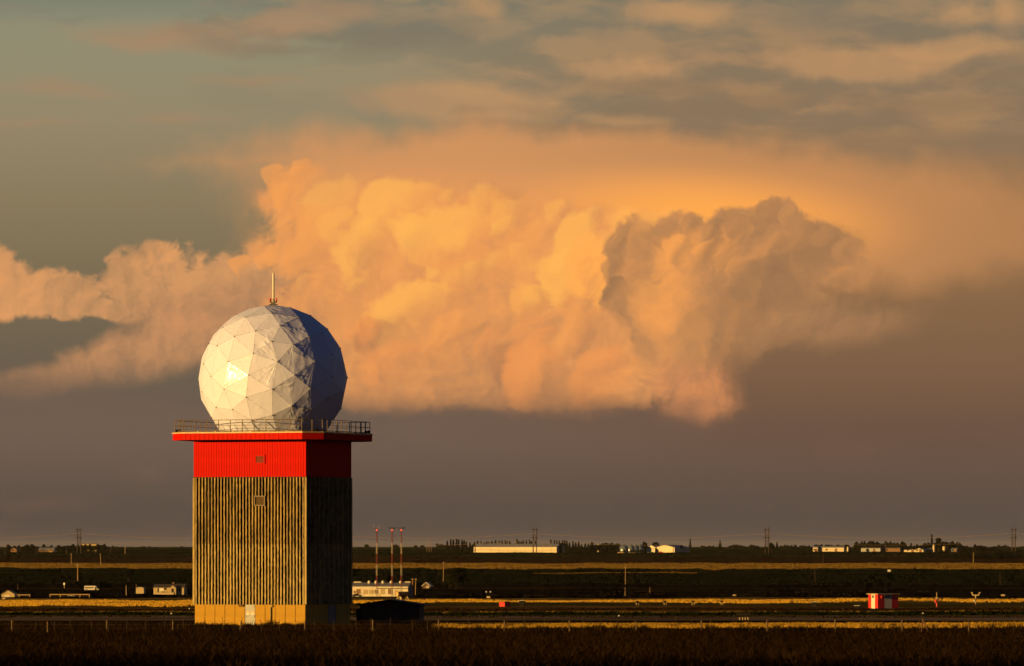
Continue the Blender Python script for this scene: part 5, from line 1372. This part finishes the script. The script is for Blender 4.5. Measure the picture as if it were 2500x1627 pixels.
def lantern(px, top, base, label):
    D = dist_at(base); k = 1 / ppm(D); h = (base - top) * k
    t = thing('edge_light', label, 'light', ground(px, D), 0, 'small white edge lights')
    MB().tube((0, 0, -0.05), (0, 0, h * 0.6), 0.05, 6).build('stem', m_black, t)
    MB().lathe((0, 0, h * 0.55), [(0.07, 0), (0.13, 0.05), (0.13, h * 0.3), (0.05, h * 0.45)], 8).build('lamp', m_white, t)
for px, base, lab in ((1511.5, 1509, 'white edge light on the track near the middle'), (2253.5, 1503, 'white edge light below the red marker device'), (418.5, 1503, 'white edge light left of the tower foot'), (462.5, 1492, 'white edge light close to the tower corner')): lantern(px, base - 7, base, lab)
# signboard seen from behind
D = dist_at(1513.5); k = 1 / ppm(D)
sg = thing('airfield_sign', 'black back of a wide airfield sign on four pale legs', 'sign', ground(1816, D), R(-4))
MB().box((0, 0, 12.4 * k), (34 * k, 0.12, 9.8 * k)).build('board', m_black, sg)
MB().box((0, 0.0, 17.5 * k), (34.6 * k, 0.16, 0.04)).build('rim', m_black, sg)
for x in (-10.5, -3, 3.5, 10): MB().box((x * k, -0.09, 2.8 * k), (0.10, 0.08, 6.2 * k)).build('leg', m_cream, sg)
# striped shelter
D = dist_at(1486.7); k = 1 / ppm(D)
w1, w2, hh = 21 * k / math.cos(R(60)), 52 * k / math.cos(R(30)), 35.5 * k
cpx = 2143.3
shl = thing('striped_shelter', 'red and white striped shelter hut with flat roof in the field', 'shelter', ground(cpx, D), 0)
e1, e2 = Vector((-math.cos(R(60)), math.sin(R(60)), 0)), Vector((math.cos(R(30)), math.sin(R(30)), 0))
def wall_strip(o, e, nrm, a, b_, mt, z0=-0.1, z1=None):
    p, q = o + e * a, o + e * b_; n_ = nrm * 0.10; z1 = hh if z1 is None else z1
    return MB().slab([(p.x, p.y), (q.x, q.y), (q.x - n_.x, q.y - n_.y), (p.x - n_.x, p.y - n_.y)], z0, z1).build('wall_panel', mt, shl)
n1_, n2_ = -e2, -e1
for a, b_, m_ in ((0.0, 0.30, m_sred), (0.305, 0.70, m_swht), (0.705, 1.0, m_sred)): wall_strip(Vector((0, 0, 0)), e1, n1_, w1 * a, w1 * b_, m_)
for a, b_, m_ in ((0.03, 0.32, m_sred), (0.325, 0.68, m_swht), (0.685, 1.0, m_sred)): wall_strip(Vector((0, 0, 0)), e2, n2_, w2 * a, w2 * b_, m_)
P0, P1, P2 = Vector((0, 0, 0)), e1 * w1, e2 * w2
MB().slab([(P0.x + 0.1, P0.y + 0.15), ((P2 - e1 * -0.1).x, (P2 + e1 * 0.1).y), ((P1 + P2).x, (P1 + P2).y), ((P1 + e2 * 0.12).x, (P1 + e2 * 0.12).y)], -0.1, hh - 0.02).build('core', m_core, shl)
ov = 0.28
MB().slab([((P0 - e1 * ov - e2 * ov).x, (P0 - e1 * ov - e2 * ov).y), ((P2 - e1 * ov + e2 * ov).x, (P2 - e1 * ov + e2 * ov).y), ((P1 + P2 + e1 * ov + e2 * ov).x, (P1 + P2 + e1 * ov + e2 * ov).y), ((P1 + e1 * ov - e2 * ov).x, (P1 + e1 * ov - e2 * ov).y)], hh, hh + 0.14).build('roof', m_cream, shl)
vp = e1 * w1 * 0.5 + n1_ * 0.03
MB().box((vp.x, vp.y, hh * 0.84), (0.10, 0.5, 0.55), R(30)).build('vent', m_black, shl)
lp = e2 * w2 * 0.17 + n2_ * 0.2
MB().box((lp.x, lp.y, hh * 0.82), (0.35, 0.35, 0.55), R(30)).build('alarm_lamp', m_sred, shl)
pb = e2 * w2 * 0.5 + n2_ * 0.05
MB().box((pb.x, pb.y, hh * 0.86), (w2 * 0.30, 0.08, hh * 0.2), R(30)).build('blue_panel', m_blueg, shl)
# red marker device and forked wind sensor
D = dist_at(1480); k = 1 / ppm(D)
t = thing('marker_device', 'red orange box and round lamp on a short post right of the shelter', 'marker', ground(2287, D))
MB().tube((0, 0, -0.1), (0, 0, 10 * k), 0.16, 8).build('post', m_sred, t); MB().box((0.35, 0, 17 * k), (0.5, 0.4, 9 * k)).build('dark_box', m_rust, t)
MB().lathe((-0.25, 0, 9 * k), [(0.12, 0), (0.34, 0.25), (0.36, 0.6), (0.15, 0.95)], 10).build('round_lamp', m_sred, t)
MB().tube((0, 0, 18 * k), (0, 0, 36 * k), 0.07, 5).build('rod', m_cream, t); MB().box((-0.1, 0, 22.5 * k), (0.8, 0.1, 0.16)).build('arm', m_cream, t)
D = dist_at(1476.5); k = 1 / ppm(D)
t = thing('wind_sensor', 'forked white wind sensor on a red and white post', 'sensor', ground(2382, D))
for i in range(4): MB().tube((0, 0, i * 6 * k - 0.05), (0, 0, (i + 1) * 6 * k - 0.05), 0.15, 8).build('post_section', m_rust if i % 2 == 0 else m_cream, t)
MB().box((0, 0, 25 * k), (16 * k, 0.25, 0.28)).build('crossarm', m_cream, t)
for s_ in (-1, 1): MB().tube((s_ * 7.6 * k, 0, 24.6 * k), (s_ * 8.6 * k, 0, 30 * k), 0.12, 6).build('fork', m_cream, t); MB().box((s_ * 9.6 * k, 0, 31 * k), (4.2 * k, 0.2, 0.22)).build('vane', m_cream, t)
MB().lathe((-2.6 * k, -0.3, 9 * k), [(0.05, 0), (0.42, 0.2), (0.42, 0.38), (0.05, 0.45)], 10).build('dish', m_white, t)
D = dist_at(1436); k = 1 / ppm(D)
t = thing('dish_antenna', 'white round dish on a thin pole above the pipe fence', 'antenna', ground(157, D))
MB().tube((0, 0, -0.2), (0, 0, 9 * k), 0.14, 6).build('stem', m_cream, t)
dm = MB(); dm.lathe((0, 0, 0), [(0.05, 0), (0.5, 0.08), (0.66, 0.28), (0.5, 0.36), (0.05, 0.4)], 14); d_o = dm.build('dish', m_white, t, True); d_o.rotation_euler = (R(80), 0, R(-35)); d_o.location = (0.1, 0, 10.5 * k)

# ------------------------------------------------------------------ wire fence along the slope
FD = 402.0
fence = thing('wire_fence', 'low wire fence with wooden posts crossing the slope below the tower', 'fence', ground(1250, FD))
fb = ground(1250, FD)
fp = lambda px, d=FD: ground(px, d) - fb
pw_ = MB().lathe((0, 0, -0.3), [(0.055, 0), (0.05, 1.16), (0.03, 1.20)], 8).mesh('wooden_post', mat('old_post_wood', (0.16, 0.10, 0.045), 0.9, 0.3, 3.0))
ps_ = MB().box((0, 0, 0.42), (0.028, 0.028, 1.42)).mesh('steel_post', m_creo)
for px, lean in ((29, 0), (116.6, 0.03), (260.6, 0), (422, 0.02), (585, 0.18), (744, -0.04), (910, 0.02), (1071, 0), (1231, 0.03), (1390.5, 0.02), (1554, 0.05), (1713, 0.04), (1872.5, 0), (2040, 0.07), (2203, 0.03), (2366, 0.07), (2530, 0)):
    o = place('wooden_post', pw_, fence, fp(px)); o.rotation_euler = (0, lean, px); o.scale[2] = rng.uniform(0.92, 1.08)
for i in range(56):
    px = -10 + i * 46 + rng.uniform(-6, 6)
    o = place('steel_post', ps_, fence, fp(px)); o.rotation_euler = (0, rng.gauss(0, 0.05), 0); o.scale[2] = rng.uniform(0.85, 1.05)
for h_ in (0.35, 0.62, 0.88):
    wm = MB()
    for i in range(28): wm.tube(fp(-20 + i * 91.5) + Vector((0, 0, h_)), fp(-20 + (i + 1) * 91.5) + Vector((0, 0, h_)), 0.006, 4, cap=False)
    wm.build('wire', m_creo, fence)
br_ = MB(); a = fp(2253)
br_.tube(a + Vector((-0.12, 0, -0.1)), a + Vector((0.0, 0, 1.05)), 0.04, 6); br_.tube(a + Vector((0.45, 0, -0.1)), a + Vector((0.05, 0, 0.95)), 0.04, 6); br_.build('brace_post', m_rust, fence)

# ------------------------------------------------------------------ haze over the plain
hz_m = bpy.data.materials.new('evening_haze'); hz_m.use_nodes = True; ht = hz_m.node_tree; ht.nodes.clear()
pv = ht.nodes.new('ShaderNodeVolumePrincipled'); pv.inputs['Color'].default_value = (0.85, 0.82, 0.80, 1); pv.inputs['Density'].default_value = 2.5e-6; pv.inputs['Anisotropy'].default_value = 0.0
ho = ht.nodes.new('ShaderNodeOutputMaterial'); ht.links.new(pv.outputs[0], ho.inputs['Volume'])
hz_o = MB().box((0, 0, 5.0), (92000, 92000, 70.0)).build('haze', hz_m); hz_o['kind'] = 'stuff'
